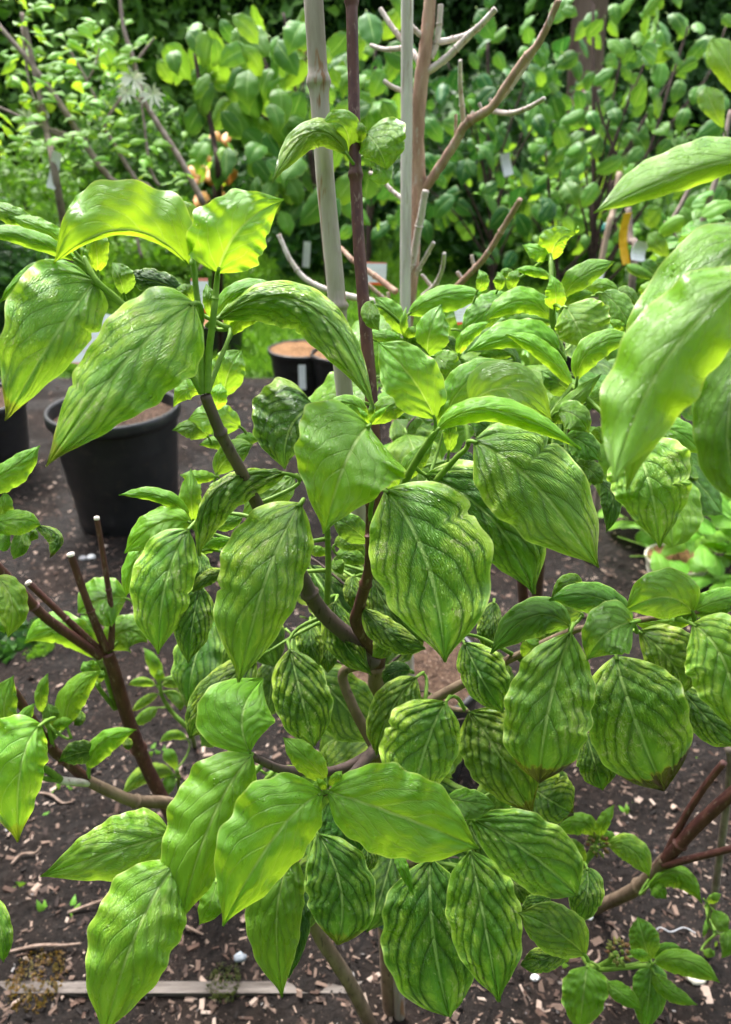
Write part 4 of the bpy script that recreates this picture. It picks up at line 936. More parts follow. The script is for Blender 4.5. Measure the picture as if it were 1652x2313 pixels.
def flower_head(c, r, n=34):
    V, F = [], []; rg = np.random.RandomState(int(c[0] * 1000) & 255)
    for i in range(n):
        z = 1 - 2 * (i + .5) / n; a = i * 2.39996; q = np.array((math.cos(a) * math.sqrt(1 - z * z), math.sin(a) * math.sqrt(1 - z * z), z))
        p = np.array(c) + q * r; s = r * rg.uniform(.20, .30); o = len(V)
        for (x, y_, zz) in ((0, 0, 1.6), (1, 0, 0), (0, 1, 0), (-1, 0, 0), (0, -1, 0), (0, 0, -1)):
            t1 = np.cross(q, (0.3, .2, .9)); t1 /= np.linalg.norm(t1); t2 = np.cross(q, t1); V.append(p + s * (x * t1 + y_ * t2 + zz * q))
        F += [tuple(o + k for k in f) for f in ((0, 1, 2), (0, 2, 3), (0, 3, 4), (0, 4, 1), (5, 2, 1), (5, 3, 2), (5, 4, 3), (5, 1, 4))]
    return V, F
M_FLOWER = island('flower_buds', [(.16, .24, .03), (.24, .30, .06), (.25, .13, .05), (.12, .19, .03), (.20, .08, .04)], .6, 300.)
for (x, y, d) in ((1352, 1908, .995), (1398, 2150, .945)):
    V, F = flower_head(P(x, y, d), .013); link('flower_head', mesh_from('flower_head', V, F, M_FLOWER), lr)

# low weeds and seedlings on the soil
def weed(label, nodes, leaves, group=None):
    p0 = PG(*nodes[0]); w = thing('weed', label, 'weed', p0, group)
    return w, p0
w1 = thing('weed', 'wilted mottled weed with thin stems between the pruned stems and the dark leaves', 'weed', PG(440, 1690))
b, L = shrub_parts(w1)
tube('stem', [PG(440, 1690, -.01), PV(430, 1652, 1.45), PV(390, 1610, 1.40), PV(366, 1570, 1.37), PV(362, 1535, 1.35)], [.005, .0045, .004, .0035, .002], M_GREEN, w1)
for a, k in (
  (('E', 'L', 1.35, (703, 862), (690, 790), (638, 713), (660, 800), (718, 790)), {}),
  (('E', 'D', 1.36, (690, 880), (630, 860), (570, 880), (630, 845), (630, 885)), dict(mat=.35, scorch=.5)),
  (('E', 'D', 1.36, (700, 920), (640, 950), (585, 1000), (640, 930), (650, 970)), dict(mat=.3, scorch=.5)),
  (('E', 'L', 1.37, (700, 980), (640, 1010), (592, 1065), (640, 990), (660, 1040)), {}),
  (('E', 'D', 1.36, (720, 880), (790, 860), (850, 870), (790, 840), (790, 890)), dict(mat=.4, scorch=.4)),
  (('E', 'D', 1.36, (730, 910), (790, 940), (800, 1000), (810, 930), (770, 960)), dict(mat=.5, scorch=.8)),
  (('E', 'D', 1.35, (790, 900), (825, 920), (830, 990), (845, 920), (805, 930)), dict(mat=.6, scorch=.7)),
  (('E', 'L', 1.33, (900, 780), (930, 730), (895, 690), (950, 720), (900, 740)), {}),
  (('E', 'L', 1.33, (960, 780), (965, 710), (990, 650), (950, 710), (980, 720)), {}),
  (('E', 'L', 1.35, (840, 800), (870, 790), (920, 770), (870, 770), (880, 810)), {}),
  (('E', 'L', 1.35, (700, 870), (712, 840), (700, 810), (690, 840), (730, 840)), {}),
  ): L(*a, nu=16, nw=9, **k)
w2 = thing('weed', 'small weed with a spoon shaped pale leaf and a mottled curled leaf', 'weed', PG(405, 1790))
b, L = shrub_parts(w2)
tube('stem', [PG(405, 1790, -.01), PV(402, 1750, 1.40), PV(400, 1735, 1.38)], [.004, .0035, .003], M_GREEN, w2)
for a, k in (
  (('E', 'L', 1.38, (790, 1270), (765, 1210), (735, 1165), (730, 1215), (795, 1205)), dict(prof='o')),
  (('E', 'D', 1.36, (770, 1275), (650, 1270), (545, 1370), (640, 1235), (660, 1310)), dict(mat=.5)),
  (('E', 'M', 1.37, (775, 1280), (750, 1320), (745, 1372), (725, 1310), (775, 1330)), {}),
  (('E', 'D', 1.36, (830, 1120), (770, 1100), (710, 1135), (770, 1080), (780, 1120)), dict(mat=.35)),
  (('E', 'L', 1.38, (690, 1400), (695, 1350), (690, 1320), (670, 1350), (722, 1350)), dict(prof='o')),
  ): L(*a, nu=16, nw=9, **k)
w3 = thing('weed', 'spreading groundcover weed with fresh lime leaves beside the pale stone pot', 'weed', PG(1520, 1290))
rnd = random.Random(21)
for i in range(150):
    x = rnd.uniform(1365, 1740); y = rnd.uniform(1150, 1370)
    if x < 1450 and y > 1290: continue
    p = PG(x, y) + Vector((0, 0, rnd.uniform(.04, .30))); a = rnd.uniform(0, 6.28)
    put_leaf(w3, 'mag', p, (math.cos(a), math.sin(a), rnd.uniform(-.5, .5)), (0, -.3, 1), rnd.uniform(.10, .17), (rnd.uniform(0, .3), 0, 0), rnd)
for i in range(9):
    a = i * .7; p = PG(1520, 1290); tube('stem', [p + Vector((0, 0, -.01)), p + Vector((math.cos(a) * .08, math.sin(a) * .08, .07)), p + Vector((math.cos(a) * .2, math.sin(a) * .2, .10))], [.004, .003, .002], M_GREEN, w3, 6, 4)
for i, (x, y) in enumerate(((130, 1800), (175, 1805), (95, 1870), (68, 2020), (108, 2090), (165, 2085), (1610, 1690), (1405, 1835), (1410, 1860), (1575, 1740), (1260, 2195), (340, 1725), (372, 1728), (1605, 2150), (1590, 2070))):
    p = PG(x, y); w = thing('seedling', 'tiny green seedling sprouting from the dark soil', 'seedling', p, 'seedlings sprouting from the soil'); r2 = random.Random(i)
    tube('stem', [p + Vector((0, 0, -.005)), p + Vector((.002, 0, .025))], [.0014, .001], M_GREEN, w, 6, 3)
    for k in range(r2.choice((2, 2, 3))):
        a = r2.uniform(0, 6.28); put_leaf(w, 'slim', p + Vector((.002, 0, .024)), (math.cos(a), math.sin(a), r2.uniform(.1, 1.6)), (0, -.6, .7), r2.uniform(.022, .042), (r2.uniform(.1, .4), .2, 0), r2)
# vine at lower right
vn = thing('vine', 'thin pale vine with arrow shaped leaves beside the red branches', 'vine', PG(1640, 2110))
b, L = shrub_parts(vn)
tube('stem', [PG(1640, 2110, .0), PV(1620, 2108, 1.2), PV(1600, 2085, 1.17), PV(1603, 2050, 1.15), PV(1590, 2030, 1.14)], [.0018, .0017, .0016, .0015, .0013], M_GREEN, vn, 7)
for a, k in (
  (('H', 'M', 1.15, (1545, 870), (1575, 930), (1615, 960), (1540, 930), (1615, 910)), {}),
  (('H', 'M', 1.15, (1600, 960), (1610, 1020), (1580, 1085), (1575, 1010), (1660, 1030)), dict(prof='b')),
  (('H', 'L', 1.16, (1520, 840), (1545, 815), (1580, 800), (1535, 800), (1555, 838)), {}),
  (('H', 'L', 1.18, (1500, 1050), (1530, 1060), (1550, 1050), (1525, 1040), (1530, 1080)), {}),
  (('H', 'L', 1.18, (1520, 900), (1510, 950), (1500, 990), (1500, 950), (1522, 950)), {}),
  ): L(*a, nu=16, nw=9, **k)
# ------------------------------------------------------------------ pots
M_DARKSOIL = simple('dark_compost', (.045, .028, .02), (.12, .075, .052), 60, .95, 1., .008, .1, (1, 1, 1), (.26, .19, .15))
def pot(label, loc, rt, h, mat=M_POT, soil=True, holes=True, group=None, fill=.05, name='plant_pot', smat=None):
    p = thing(name, label, 'pot', loc, group)
    rb = rt * .80
    def rad(z): return rb + (rt - rb) * z / h
    pr = [(.001, .002), (rb * .96, 0), (rb, .012)]
    for z in np.linspace(.04, h * .90, 22): pr.append((rad(z) + (.0022 if int(z / h * 22) % 6 == 3 else 0), z))
    pr += [(rad(h * .905), h * .905), (rt * 1.035, h * .915), (rt * 1.045, h * .93), (rt * 1.045, h * .985), (rt * 1.03, h), (rt * .985, h), (rt * .97, h * .98), (rad(h * .8) * .965, h * .8), (rad(h * .6) * .96, h * .6)]
    V, F = lathe_geo(pr, 48); o = link('pot_body', mesh_from('pot_body', [Vector(v) + Vector(loc) for v in V], F, mat), p)
    if soil:
        n, m = 40, 14; V = [(0, 0, 0)]; F = []
        for j in range(1, m + 1):
            for k in range(n):
                a = 2 * math.pi * k / n; r = rad(h * (1 - fill)) * .97 * j / m; V.append((r * math.cos(a), r * math.sin(a), random.uniform(-.007, .007)))
        for k in range(n): F.append((0, 1 + k, 1 + (k + 1) % n))
        for j in range(m - 1):
            for k in range(n): F.append((1 + j * n + k, 1 + (j + 1) * n + k, 1 + (j + 1) * n + (k + 1) % n, 1 + j * n + (k + 1) % n))
        link('compost', mesh_from('compost', [Vector(v) + Vector(loc) + Vector((0, 0, h * (1 - fill))) for v in V], F, smat or M_POTSOIL), p)
    if holes:
        for k in range(6):
            a = k * math.pi / 3 + .35; c = Vector((math.cos(a), math.sin(a), 0))
            V, F = lathe_geo([(.0001, 0), (.013, 0), (.0145, .0015)], 14); q = Vector((0, 0, 1)).rotation_difference(c)
            z = .035
            dh = link('drain_hole', mesh_from('drain_hole', [q @ Vector(v) + c * (rad(z) + .0015) + Vector((0, 0, z)) + Vector(loc) for v in V], F, M_HOLE)); dh.parent = o
    return p
M_HOLE = simple('hole_dark', (.002, .002, .002), (.003, .003, .003), 10, .9)
def at_ground(x, y, dz=0): v = PG(x, y); v.z = soil_z(v.x, v.y) - .012 + dz if v.y < BED_END else -.012; return v
pot('big ribbed black nursery pot standing on the dark soil behind the mottled leaves', at_ground(298, 1178), .228, .47, fill=.09, smat=M_DARKSOIL)
pot('black nursery pot of brown compost beside the big ribbed pot', at_ground(-30, 1075), .23, .36, smat=M_DARKSOIL)
pot('smaller black pot filled to the brim with tan bark compost at the lawn edge', at_ground(690, 915), .185, .29, fill=.03)
pot('black pot with a white tag tucked in beside the weathered cane', at_ground(775, 935), .16, .30)
pot('small black pot out on the grass behind the green shoots', at_ground(500, 800), .17, .24)
pot('black pot half hidden under the bright bushy dogwood', at_ground(1290, 880), .19, .30)
pot('black pot below the yellow ribbon', at_ground(1470, 790), .19, .30)
dp = Vector((.075, 1.27, .02)); pot('black pot of mulch that holds the dead bare tree', dp, .175, .32, smat=M_DARKSOIL)
M_STONE = simple('pale_stone', (.45, .42, .33), (.58, .55, .45), 30, .8, .4, .003)
pot('pale stone pot half covered by lime green weeds', at_ground(1520, 1305), .10, .09, M_STONE, True, False)

# ------------------------------------------------------------------ dead tree with its stake
dt = thing('dead_tree', 'leafless dead tree with peeling orange brown stem and pale snapped twigs', 'tree', dp + Vector((0, 0, .28)))
def dY(x, y, o=0.): return PY(x, y, 1.27 + .06 * (1500 - y) / 1500 + o)
trunk = [dp + Vector((-.02, 0, .24)), dY(893, 1480), dY(900, 960), dY(930, 640, -.01), dY(936, 500), dY(945, 420), dY(942, 300), dY(952, 180), dY(962, 110), dY(970, 20), dY(975, -60)]
tube('trunk', trunk, [.0135, .013, .012, .0105, .0115, .012, .0118, .0112, .0105, .009, .008], M_DEADRED, dt, 12, 7, .06)
def db(pts, r0, r1, mat, o=0.):
    n = len(pts); q = [dY(x, y, o * i / (n - 1)) for i, (x, y) in enumerate(pts)]
    return tube('branch', q, list(np.linspace(r0, r1, n) * .82), mat, dt, 8, 5, .10, (.35, .7) if n > 2 else ())
db([(948, 440), (985, 390), (1030, 320), (1056, 277), (1110, 243), (1140, 200), (1180, 140), (1215, 100), (1238, 56), (1262, 0)], .0098, .0056, M_DEADRED, -.12)
db([(1110, 243), (1150, 200), (1200, 125), (1240, 50)], .0066, .0056, M_DEADPALE, -.06)
db([(1112, 250), (1150, 256), (1190, 245), (1230, 222)], .0054, .0038, M_DEADPALE, -.10)
db([(1048, 282), (1044, 240), (1040, 190), (1040, 136)], .0055, .0036, M_DEADPALE, -.05)
db([(1095, 258), (1088, 245), (1082, 232)], .004, .0034, M_DEADPALE); db([(1118, 240), (1110, 230), (1106, 222)], .004, .0034, M_DEADPALE)
db([(1052, 280), (1064, 264), (1070, 252)], .0045, .0036, M_DEADPALE)
db([(1030, 316), (1030, 285), (1030, 258)], .0036, .0028, M_DEADRED)
db([(962, 165), (1010, 130), (1060, 80), (1085, 58), (1120, 20)], .0075, .0052, M_DEADPALE, -.05)
db([(985, 96), (1020, 90), (1060, 76), (1090, 56)], .006, .0045, M_DEADPALE, .05)
db([(955, 150), (935, 122), (930, 116), (885, 60), (860, 20)], .0066, .0045, M_DEADPALE, .06)
db([(910, 108), (870, 112), (838, 102)], .005, .0034, M_DEADPALE, .05)
db([(966, 90), (940, 70), (925, 50), (915, 20)], .0055, .004, M_DEADPALE)
db([(972, 130), (985, 100), (992, 60), (996, 10)], .007, .005, M_DEADPALE)
db([(912, 206), (890, 198), (866, 182)], .005, .0038, M_DEADPALE)
db([(911, 450), (885, 430), (860, 402), (835, 390)], .0048, .0036, M_DEADPALE, .04)
db([(912, 660), (930, 600), (945, 520), (962, 430)], .0088, .0066, M_DEADPALE, -.05)
db([(925, 655), (945, 610), (965, 575), (980, 548)], .0055, .004, M_DEADPALE, -.06)
db([(955, 668), (985, 640), (1000, 605), (1004, 572)], .005, .0038, M_DEADPALE, -.08)
db([(978, 652), (965, 635), (952, 620)], .004, .0034, M_DEADPALE)
db([(1020, 660), (1060, 620), (1100, 575), (1140, 510), (1176, 450)], .0072, .0052, M_DEADRED, -.12)
db([(1048, 636), (1040, 624), (1033, 614)], .0042, .0038, M_DEADPALE); db([(1072, 602), (1068, 588), (1066, 576)], .004, .0034, M_DEADPALE)
db([(905, 705), (960, 690), (1020, 662)], .008, .007, M_DEADRED, -.03)
db([(895, 660), (850, 625), (800, 590), (770, 560)], .0068, .005, M_DEADRED, .1)
db([(890, 690), (800, 672), (740, 655), (690, 630), (655, 585), (630, 530)], .0078, .005, M_DEADPALE, .05)
db([(885, 690), (860, 668), (828, 640)], .005, .004, M_DEADRED)
db([(893, 720), (880, 690), (878, 660)], .0045, .004, M_DEADRED)
db([(905, 560), (925, 556), (950, 550)], .0035, .003, M_DEADPALE); db([(950, 412), (962, 406), (968, 400)], .0035, .003, M_DEADPALE)
ws = tag(tube('stake', [dp + Vector((.035, -.02, .2)), dY(925, 1480, -.03), dY(921, 960, -.03), dY(916, 690, -.04), dY(918, 400, -.04), dY(920, 56, -.04), dY(920, -40, -.04)], [.0092] * 7, M_WSTAKE, None, 10, 6, .015), 'straight bleached white stake standing against the dead tree', 'stake')

# ------------------------------------------------------------------ tags, ribbons
def paper_mat(name, band, ink):
    s = NM(name); uv = s.coord('Generated'); sp = s.n.new('ShaderNodeSeparateXYZ'); s.l.new(uv, sp.inputs[0])
    lines = s.ss(s.math('FRACT', s.math('MULTIPLY', sp.outputs[2], 9.)), .45, .6); words = s.ss(s.noise(s.vmul(uv, (14., 1., 1.)), 3., 2), .45, .55)
    rows = s.math('MULTIPLY', s.math('MULTIPLY', lines, words), s.math('MULTIPLY', s.ss(sp.outputs[2], .25, .3), s.ss(sp.outputs[2], .75, .7)))
    col = s.mix(s.math('MULTIPLY', rows, .5), (.78, .79, .82), ink)
    col = s.mix(s.ss(sp.outputs[2], .15, .13), col, band)
    col = s.mix(s.math('MULTIPLY', s.ss(sp.outputs[2], .90, .92), .8), col, band)
    return s.done(s.bsdf(col, .35, .5))
M_TAG = paper_mat('printed_tag', (.75, .12, .03), (.55, .45, .45))
M_TAGR = paper_mat('pale_red_tag', (.80, .40, .38), (.75, .35, .35))
M_TEAL = simple('teal_print', (.02, .45, .35), (.45, .6, .75), 40, .35, .02, .0005, .5)
def slab(name, label, cat, c, w, h, mat, tilt=(0, 0, 0), t=.0012, group=None, parent=None, bend=.0):
    n = 6; Mx = Matrix.Rotation(tilt[2], 3, 'Z') @ Matrix.Rotation(tilt[0], 3, 'X') @ Matrix.Rotation(tilt[1], 3, 'Y')
    V, F = [], []
    for j in range(n + 1):
        z = (j / n - .5) * h; y0 = bend * math.sin(j / n * math.pi)
        for (x, y) in ((-w / 2, -t / 2), (w / 2, -t / 2), (w / 2, t / 2), (-w / 2, t / 2)): V.append(Vector(c) + Mx @ Vector((x, y + y0, z)))
    for j in range(n):
        for k in range(4): F.append((j * 4 + k, j * 4 + (k + 1) % 4, j * 4 + 4 + (k + 1) % 4, j * 4 + 4 + k))
    F += [(3, 2, 1, 0), tuple(n * 4 + k for k in range(4))]
    o = link(name, mesh_from(name, V, F, mat, False), parent)
    if label: tag(o, label, cat, group)
    return o
def at(x, y, d): return PV(x, y, d)
slab('plant_tag', 'white plant tag with pale red print hanging behind the two big mottled leaves', 'tag', at(205, 765, 1.6), .085, .12, M_TAGR, (-.4, .25, .1))
slab('plant_tag', 'white plant tag with an orange edge on the dead tree', 'tag', at(848, 618, 1.75), .052, .052, M_TAG, (-.2, .05, 0))
slab('plant_tag', 'white tag with an orange band peeping out among the bright bushy leaves', 'tag', at(1050, 706, 1.05), .028, .03, M_TAG, (-.4, -.25, 0))
slab('plant_tag', 'white tag with a red corner behind the wet mottled leaf', 'tag', at(968, 1060, 1.15), .045, .05, M_TAG, (-.4, .1, 0))
slab('plant_tag', 'white tag with a red top behind the green shoots', 'tag', at(452, 668, 1.3), .03, .06, M_TAG, (-.3, 0, 0))
slab('plant_tag', 'white and teal tag at the foot of the dead tree pot', 'tag', at(812, 1682, 1.22), .025, .036, M_TEAL, (-.5, .1, .2))
slab('plant_tag', 'narrow white strip tag dangling on the grey twigged magnolia', 'tag', at(122, 385, 2.4), .028, .115, M_WHITE, (0, .35, .2), bend=.01)
slab('plant_tag', 'slim white strip hanging against the lawn behind the dead tree', 'tag', at(693, 575, 3.6), .035, .12, M_WHITE, (0, .1, 0))
slab('plant_tag', 'white label stuck upright in the black pot beside the cane', 'tag', at(683, 852, 3.6), .035, .12, M_WHITE, (-.1, 0, 0))
slab('plant_tag', 'white strip hanging in the dark drooping dogwood', 'tag', at(1145, 372, 3.9), .05, .11, M_WHITE, (0, -.3, 0), bend=.01)
slab('plant_tag', 'crumpled white tag by the yellow ribbon', 'tag', at(1449, 568, 2.0), .045, .05, M_WHITE, (0, .2, .3), bend=.012)
slab('plant_tag', 'bent white tag on the stake with green tape', 'tag', at(1363, 613, 2.4), .03, .065, M_WHITE, (0, .35, .3), bend=.012)
slab('plant_tag', 'small white tag above the pot below the yellow ribbon', 'tag', at(1477, 668, 2.6), .03, .05, M_WHITE, (0, -.2, 0))
slab('ribbon', 'bright yellow ribbon tied to a stem hanging loose', 'ribbon', at(1417, 540, 2.1), .026, .14, M_YELLOW, (0, -.16, .3), bend=.02)
slab('plant_tag', 'folded white tag tied high in the magnolia', 'tag', at(98, 250, 2.5), .02, .05, M_WHITE, (0, -.3, .2), bend=.008)
slab('wood_edging', 'weathered timber board edging the planting bed', 'board', (-.05, .768, -.018), .095, 2.2, simple('old_board', (.07, .058, .05), (.15, .13, .115), 40, .9, .8, .004, .1, (.15, 1, 1), (.03, .025, .02)), (0, R(90), 0), .02)
# ------------------------------------------------------------------ shrubs and trees farther off
def far_shrub(name, label, cat, base, stems, barkmat, clusters, kind_, size, colors, seed, mass=None, group=None, droop=.6, up=(0, -.4, .8)):
    """stems: polylines of points with radius; clusters: (centre, spread vector, number of leaves)"""
    t = thing(name, label, cat, base, group); r = random.Random(seed)
    for i, (pts, r0, r1) in enumerate(stems):
        tube('trunk' if i == 0 else 'branch', pts, list(np.linspace(r0, r1, len(pts))), barkmat, t, 8, 5, .05)
    for c, sp, n in clusters:
        for _ in range(n):
            p = Vector(c) + Vector((r.gauss(0, sp[0]), r.gauss(0, sp[1]), r.gauss(0, sp[2])))
            a = r.uniform(0, 6.28); dn = r.gauss(droop, .35)
            uv = Vector(up) + Vector((r.gauss(0, .35), r.gauss(0, .25), r.gauss(0, .25)))
            put_leaf(t, kind_, p, (math.cos(a), math.sin(a), -dn), uv, size * r.uniform(.7, 1.2), r.choice(colors), r)
    if mass:
        for k, (c, S, n, lf, m) in enumerate(mass): kind(foliage_mass('foliage', n, c, S, lf, M_FOL[m], seed * 5 + k, .6, t), 'stuff')
    return t
def z0(v): v = Vector(v); v.z = soil_z(v.x, v.y) - .01 if v.y < BED_END else -.02; return v
def ln(pts, d): return [PV(x, y, d if not hasattr(d, '__len__') else d[i]) for i, (x, y) in enumerate(pts)]
cMAG = [(.02, 0, 0), (.10, 0, 0), (.2, .0, 0)]; cDOG = [(.6, .1, 0), (.5, .1, 0), (.7, .1, 0), (.35, 0, 0)]; cDRK = [(.9, .05, 0), (.75, .1, 0), (1., 0, 0), (.65, .2, 0)]; cRED = [(.6, .2, .5), (.7, .1, 0), (.45, .5, .2), (.8, 0, 0)]

# magnolia with grey stems at upper left
D1 = 2.5
st = []
for pts, r0, r1 in (([(200, 1000), (140, 480), (105, 290), (70, 120), (50, 30)], .014, .007), ([(400, 520), (330, 420), (250, 405), (130, 225), (60, 130), (0, 60), (-60, -20)], .013, .007),
  ([(460, 460), (410, 365), (335, 245), (318, 200), (300, 130), (278, 56), (270, -40)], .011, .006), ([(312, 135), (330, 110), (350, 85)], .005, .003), ([(315, 420), (255, 320), (238, 280), (275, 220)], .008, .005),
  ([(200, 320), (110, 290), (50, 265), (-30, 230)], .007, .005), ([(190, 300), (120, 300), (70, 200), (50, 60)], .006, .004), ([(220, 230), (190, 170), (150, 100)], .006, .003),
  ([(360, 420), (340, 380), (325, 270), (318, 210)], .006, .004), ([(330, 240), (270, 190)], .005, .003), ([(200, 180), (215, 150), (225, 110)], .004, .003), ([(320, 580), (310, 530), (330, 500)], .006, .005), ([(450, 610), (475, 570)], .006, .006)):
    st.append((ln(pts, D1), r0, r1))
st[0][0][0] = z0(PG(215, 960))
cl = [(PV(x, y, D1 + .1 * math.sin(x)), (w, .12, h), n) for x, y, w, h, n in ((110, 90, .07, .07, 18), (190, 85, .06, .05, 12), (210, 60, .05, .03, 8), (60, 150, .10, .07, 22), (150, 190, .10, .08, 34), (200, 250, .09, .06, 22), (245, 150, .05, .04, 14), (130, 270, .10, .07, 20), (60, 200, .08, .06, 16), (230, 285, .06, .04, 12), (60, 330, .09, .06, 10), (330, 400, .05, .04, 12), (110, 330, .08, .05, 14), (250, 330, .08, .05, 10), (340, 450, .07, .05, 12), (430, 390, .08, .05, 14), (20, 110, .06, .05, 14), (170, 110, .08, .05, 20))]
mg = far_shrub('magnolia', 'grey stemmed magnolia with tufts of small bright leaves and a few white star flowers', 'shrub', z0(PG(215, 960)), st, M_GREYTWIG, cl, 'mag', .062, cMAG, 31, droop=-.3)
M_PETAL = simple('white_petal', (.75, .74, .60), (.85, .84, .74), 60, .5, .1, .0005)
for (x, y, s) in ((302, 178, .055), (346, 212, .05), (288, 210, .04), (62, 265, .045), (60, 285, .03)):
    c = PV(x, y, D1 - .05); V, F = [], []; r = random.Random(int(x))
    for k in range(11):
        a = k * .571 + r.uniform(-.2, .2); d = Vector((math.cos(a), -.35 + r.uniform(-.3, .2), math.sin(a) * .7)).normalized(); sd = d.cross(Vector((0, 1, 0))).normalized() * s * .12
        o = len(V); V += [c, c + d * s * .5 + sd, c + d * s + Vector((0, 0, -s * .15)), c + d * s * .5 - sd]; F.append((o, o + 1, o + 2, o + 3))
    link('flower', mesh_from('flower', V, F, M_PETAL, False), mg)

# broad leaved dogwood behind the arching leaf
D2 = 2.9
st = [([z0(PG(500, 880)), PV(495, 440, D2), PV(485, 330, D2), PV(470, 250, D2), PV(452, 190, D2), PV(440, 120, D2)], .014, .007)]
for pts, r0, r1 in (([(690, 330), (650, 270), (620, 200), (590, 120), (575, 40)], .014, .007), ([(660, 270), (600, 200), (560, 130), (500, 130)], .008, .005), ([(640, 280), (590, 260), (540, 200), (500, 150)], .007, .004), ([(700, 300), (670, 220), (660, 120), (640, 30)], .008, .006), ([(690, 320), (680, 250), (690, 150), (700, 60)], .007, .005), ([(730, 480), (715, 420), (700, 340)], .016, .014), ([(735, 700), (730, 480)], .016, .016)):
    st.append((ln(pts, D2 + .1), r0, r1))
st[-1][0][0] = z0(PG(760, 860))
cl = [(PV(x, y, D2), (w * 1.1, .16, h * 1.1), max(4, int(n * .6))) for x, y, w, h, n in ((420, 100, .10, .05, 15), (360, 100, .06, .04, 6), (500, 95, .08, .05, 12), (560, 110, .09, .07, 16), (540, 200, .09, .06, 14), (430, 180, .06, .05, 8), (600, 210, .12, .08, 24), (640, 110, .12, .08, 22), (680, 180, .10, .10, 18), (570, 320, .12, .07, 26), (640, 330, .10, .08, 20), (600, 400, .10, .06, 14), (760, 120, .10, .08, 20), (760, 230, .08, .10, 14), (700, 420, .10, .05, 10), (850, 80, .08, .07, 14), (840, 190, .06, .05, 10))]
d2 = far_shrub('dogwood', 'leafy dogwood with broad hanging leaves and dark forked stems left of the cane', 'shrub', z0(PG(500, 880)), st, M_DARKTWIG, cl, 'dog', .14, [(.5, .1, 0), (.6, .1, 0), (.35, 0, 0), (.8, 0, 0)], 32, droop=1.1, up=(0, -.9, .5))

# small shrub with orange tinted leaves
M_ORANGE = simple('orange_leaf', (.55, .16, .05), (.62, .34, .05), 9, .5, .2, .001, .4, (1, 1, 1), (.35, .36, .05))
oz = thing('shrub', 'low shrub with a few orange and red tinted leaves in front of the hedge', 'shrub', z0(PG(480, 760)))
tube('trunk', [z0(PG(480, 760)), PV(485, 480, 4.0), PV(480, 360, 4.1)], [.014, .01, .006], M_DARKTWIG, oz)
r = random.Random(5)
for i, (x, y) in enumerate([(r.gauss(475, 26), r.gauss(385, 22)) for _ in range(22)] + [(r.gauss(680, 14), r.gauss(118, 14)) for _ in range(9)] + [(r.gauss(490, 14), r.gauss(298, 9)) for _ in range(5)] + [(745, 120), (440, 365)]):
    a = r.uniform(0, 6.28); o = put_leaf(oz, 'dog', PV(x, y, 3.6 + r.uniform(-.15, .2)), (math.cos(a), math.sin(a) - .3, -.9), (0, -1, .4), .10 * r.uniform(.7, 1.1), (.1, 0, 0), r)
    me = o.data
    if 'orange' not in bpy.data.meshes:
        om = me.copy(); om.name = 'orange'; om.materials[0] = M_ORANGE
    o.data = bpy.data.meshes['orange'] if i % 4 else me

# dark drooping dogwoods behind the dead tree, on the lawn
def lawn_dogwood(label, px0, d, blobs, n_each, size, cols, seed, bark=M_DARKTWIG, extra=(), droop=1.0, mass=None, up=(0, -.8, .5)):
    base = Vector(PV(px0[0], px0[1], d)); base.z = -.02; r = random.Random(seed)
    top = PV(blobs[0][0], blobs[0][1] - 80, d)
    st = [([base, base.lerp(top, .4) + Vector((r.uniform(-.05, .05), 0, 0)), top], .022, .008)]
    for bx, by, sx, sz in blobs:
        e = PV(bx, by, d); q = base.lerp(top, min(.9, max(.25, (e.z * .6) / max(.2, top.z)))); st.append(([q, q.lerp(e, .5) + Vector((0, 0, .05)), e], .009, .004))
    for pts, r0, r1 in extra: st.append((ln(pts, d), r0, r1))
    cl = [(PV(bx, by, d), (sx, .28, sz), n_each) for bx, by, sx, sz in blobs]
    return far_shrub('dogwood', label, 'shrub', base, st, bark, cl, 'dog', size, cols, seed, mass, None, droop, up)
lawn_dogwood('dense blue green dogwood with hanging leaves on the lawn behind the dead tree', (1130, 640), 4.4, [(1100, 100, .22, .15), (1010, 140, .16, .18), (1200, 150, .18, .16), (1060, 230, .22, .14), (1180, 300, .2, .14), (990, 330, .18, .16), (1110, 340, .2, .12), (1240, 230, .12, .18), (1060, 470, .2, .10), (1180, 480, .16, .10), (960, 420, .15, .12)], 17, .15, cDRK, 33)
lawn_dogwood('dogwood with purplish young leaves on slender dark stems at the right', (1390, 640), 3.6, [(1340, 90, .14, .10), (1410, 100, .12, .10), (1430, 190, .12, .10), (1460, 260, .14, .12), (1400, 320, .12, .10), (1310, 320, .12, .10), (1480, 90, .14, .08), (1560, 120, .14, .10), (1560, 300, .12, .12), (1300, 420, .10, .10), (1500, 420, .12, .10), (1450, 480, .16, .08), (1580, 470, .12, .10)], 14, .12, cRED, 34,
  extra=(([(1400, 560), (1380, 430), (1400, 380), (1350, 230), (1340, 60), (1335, -30)], .009, .005), ([(1420, 420), (1470, 330), (1520, 170), (1555, 60)], .009, .005), ([(1480, 330), (1530, 260), (1600, 170), (1640, 60)], .006, .004), ([(1390, 400), (1450, 360), (1560, 240)], .006, .004)))
lawn_dogwood('pale green dogwood with small cupped leaves in front of the brown trunk', (1300, 600), 5.0, [(1230, 400, .2, .14), (1300, 470, .2, .12), (1330, 380, .16, .12), (1230, 500, .2, .10), (1400, 520, .2, .08), (1140, 430, .14, .10), (1280, 300, .16, .10)], 24, .10, [(.2, 0, 0), (.35, .05, 0), (.1, 0, 0), (.5, 0, 0)], 35, droop=.5)
lawn_dogwood('young dogwood half seen between the cane and the white stake', (830, 640), 4.8, [(850, 150, .12, .14), (880, 280, .12, .12), (840, 420, .12, .08)], 22, .11, cDOG, 36)
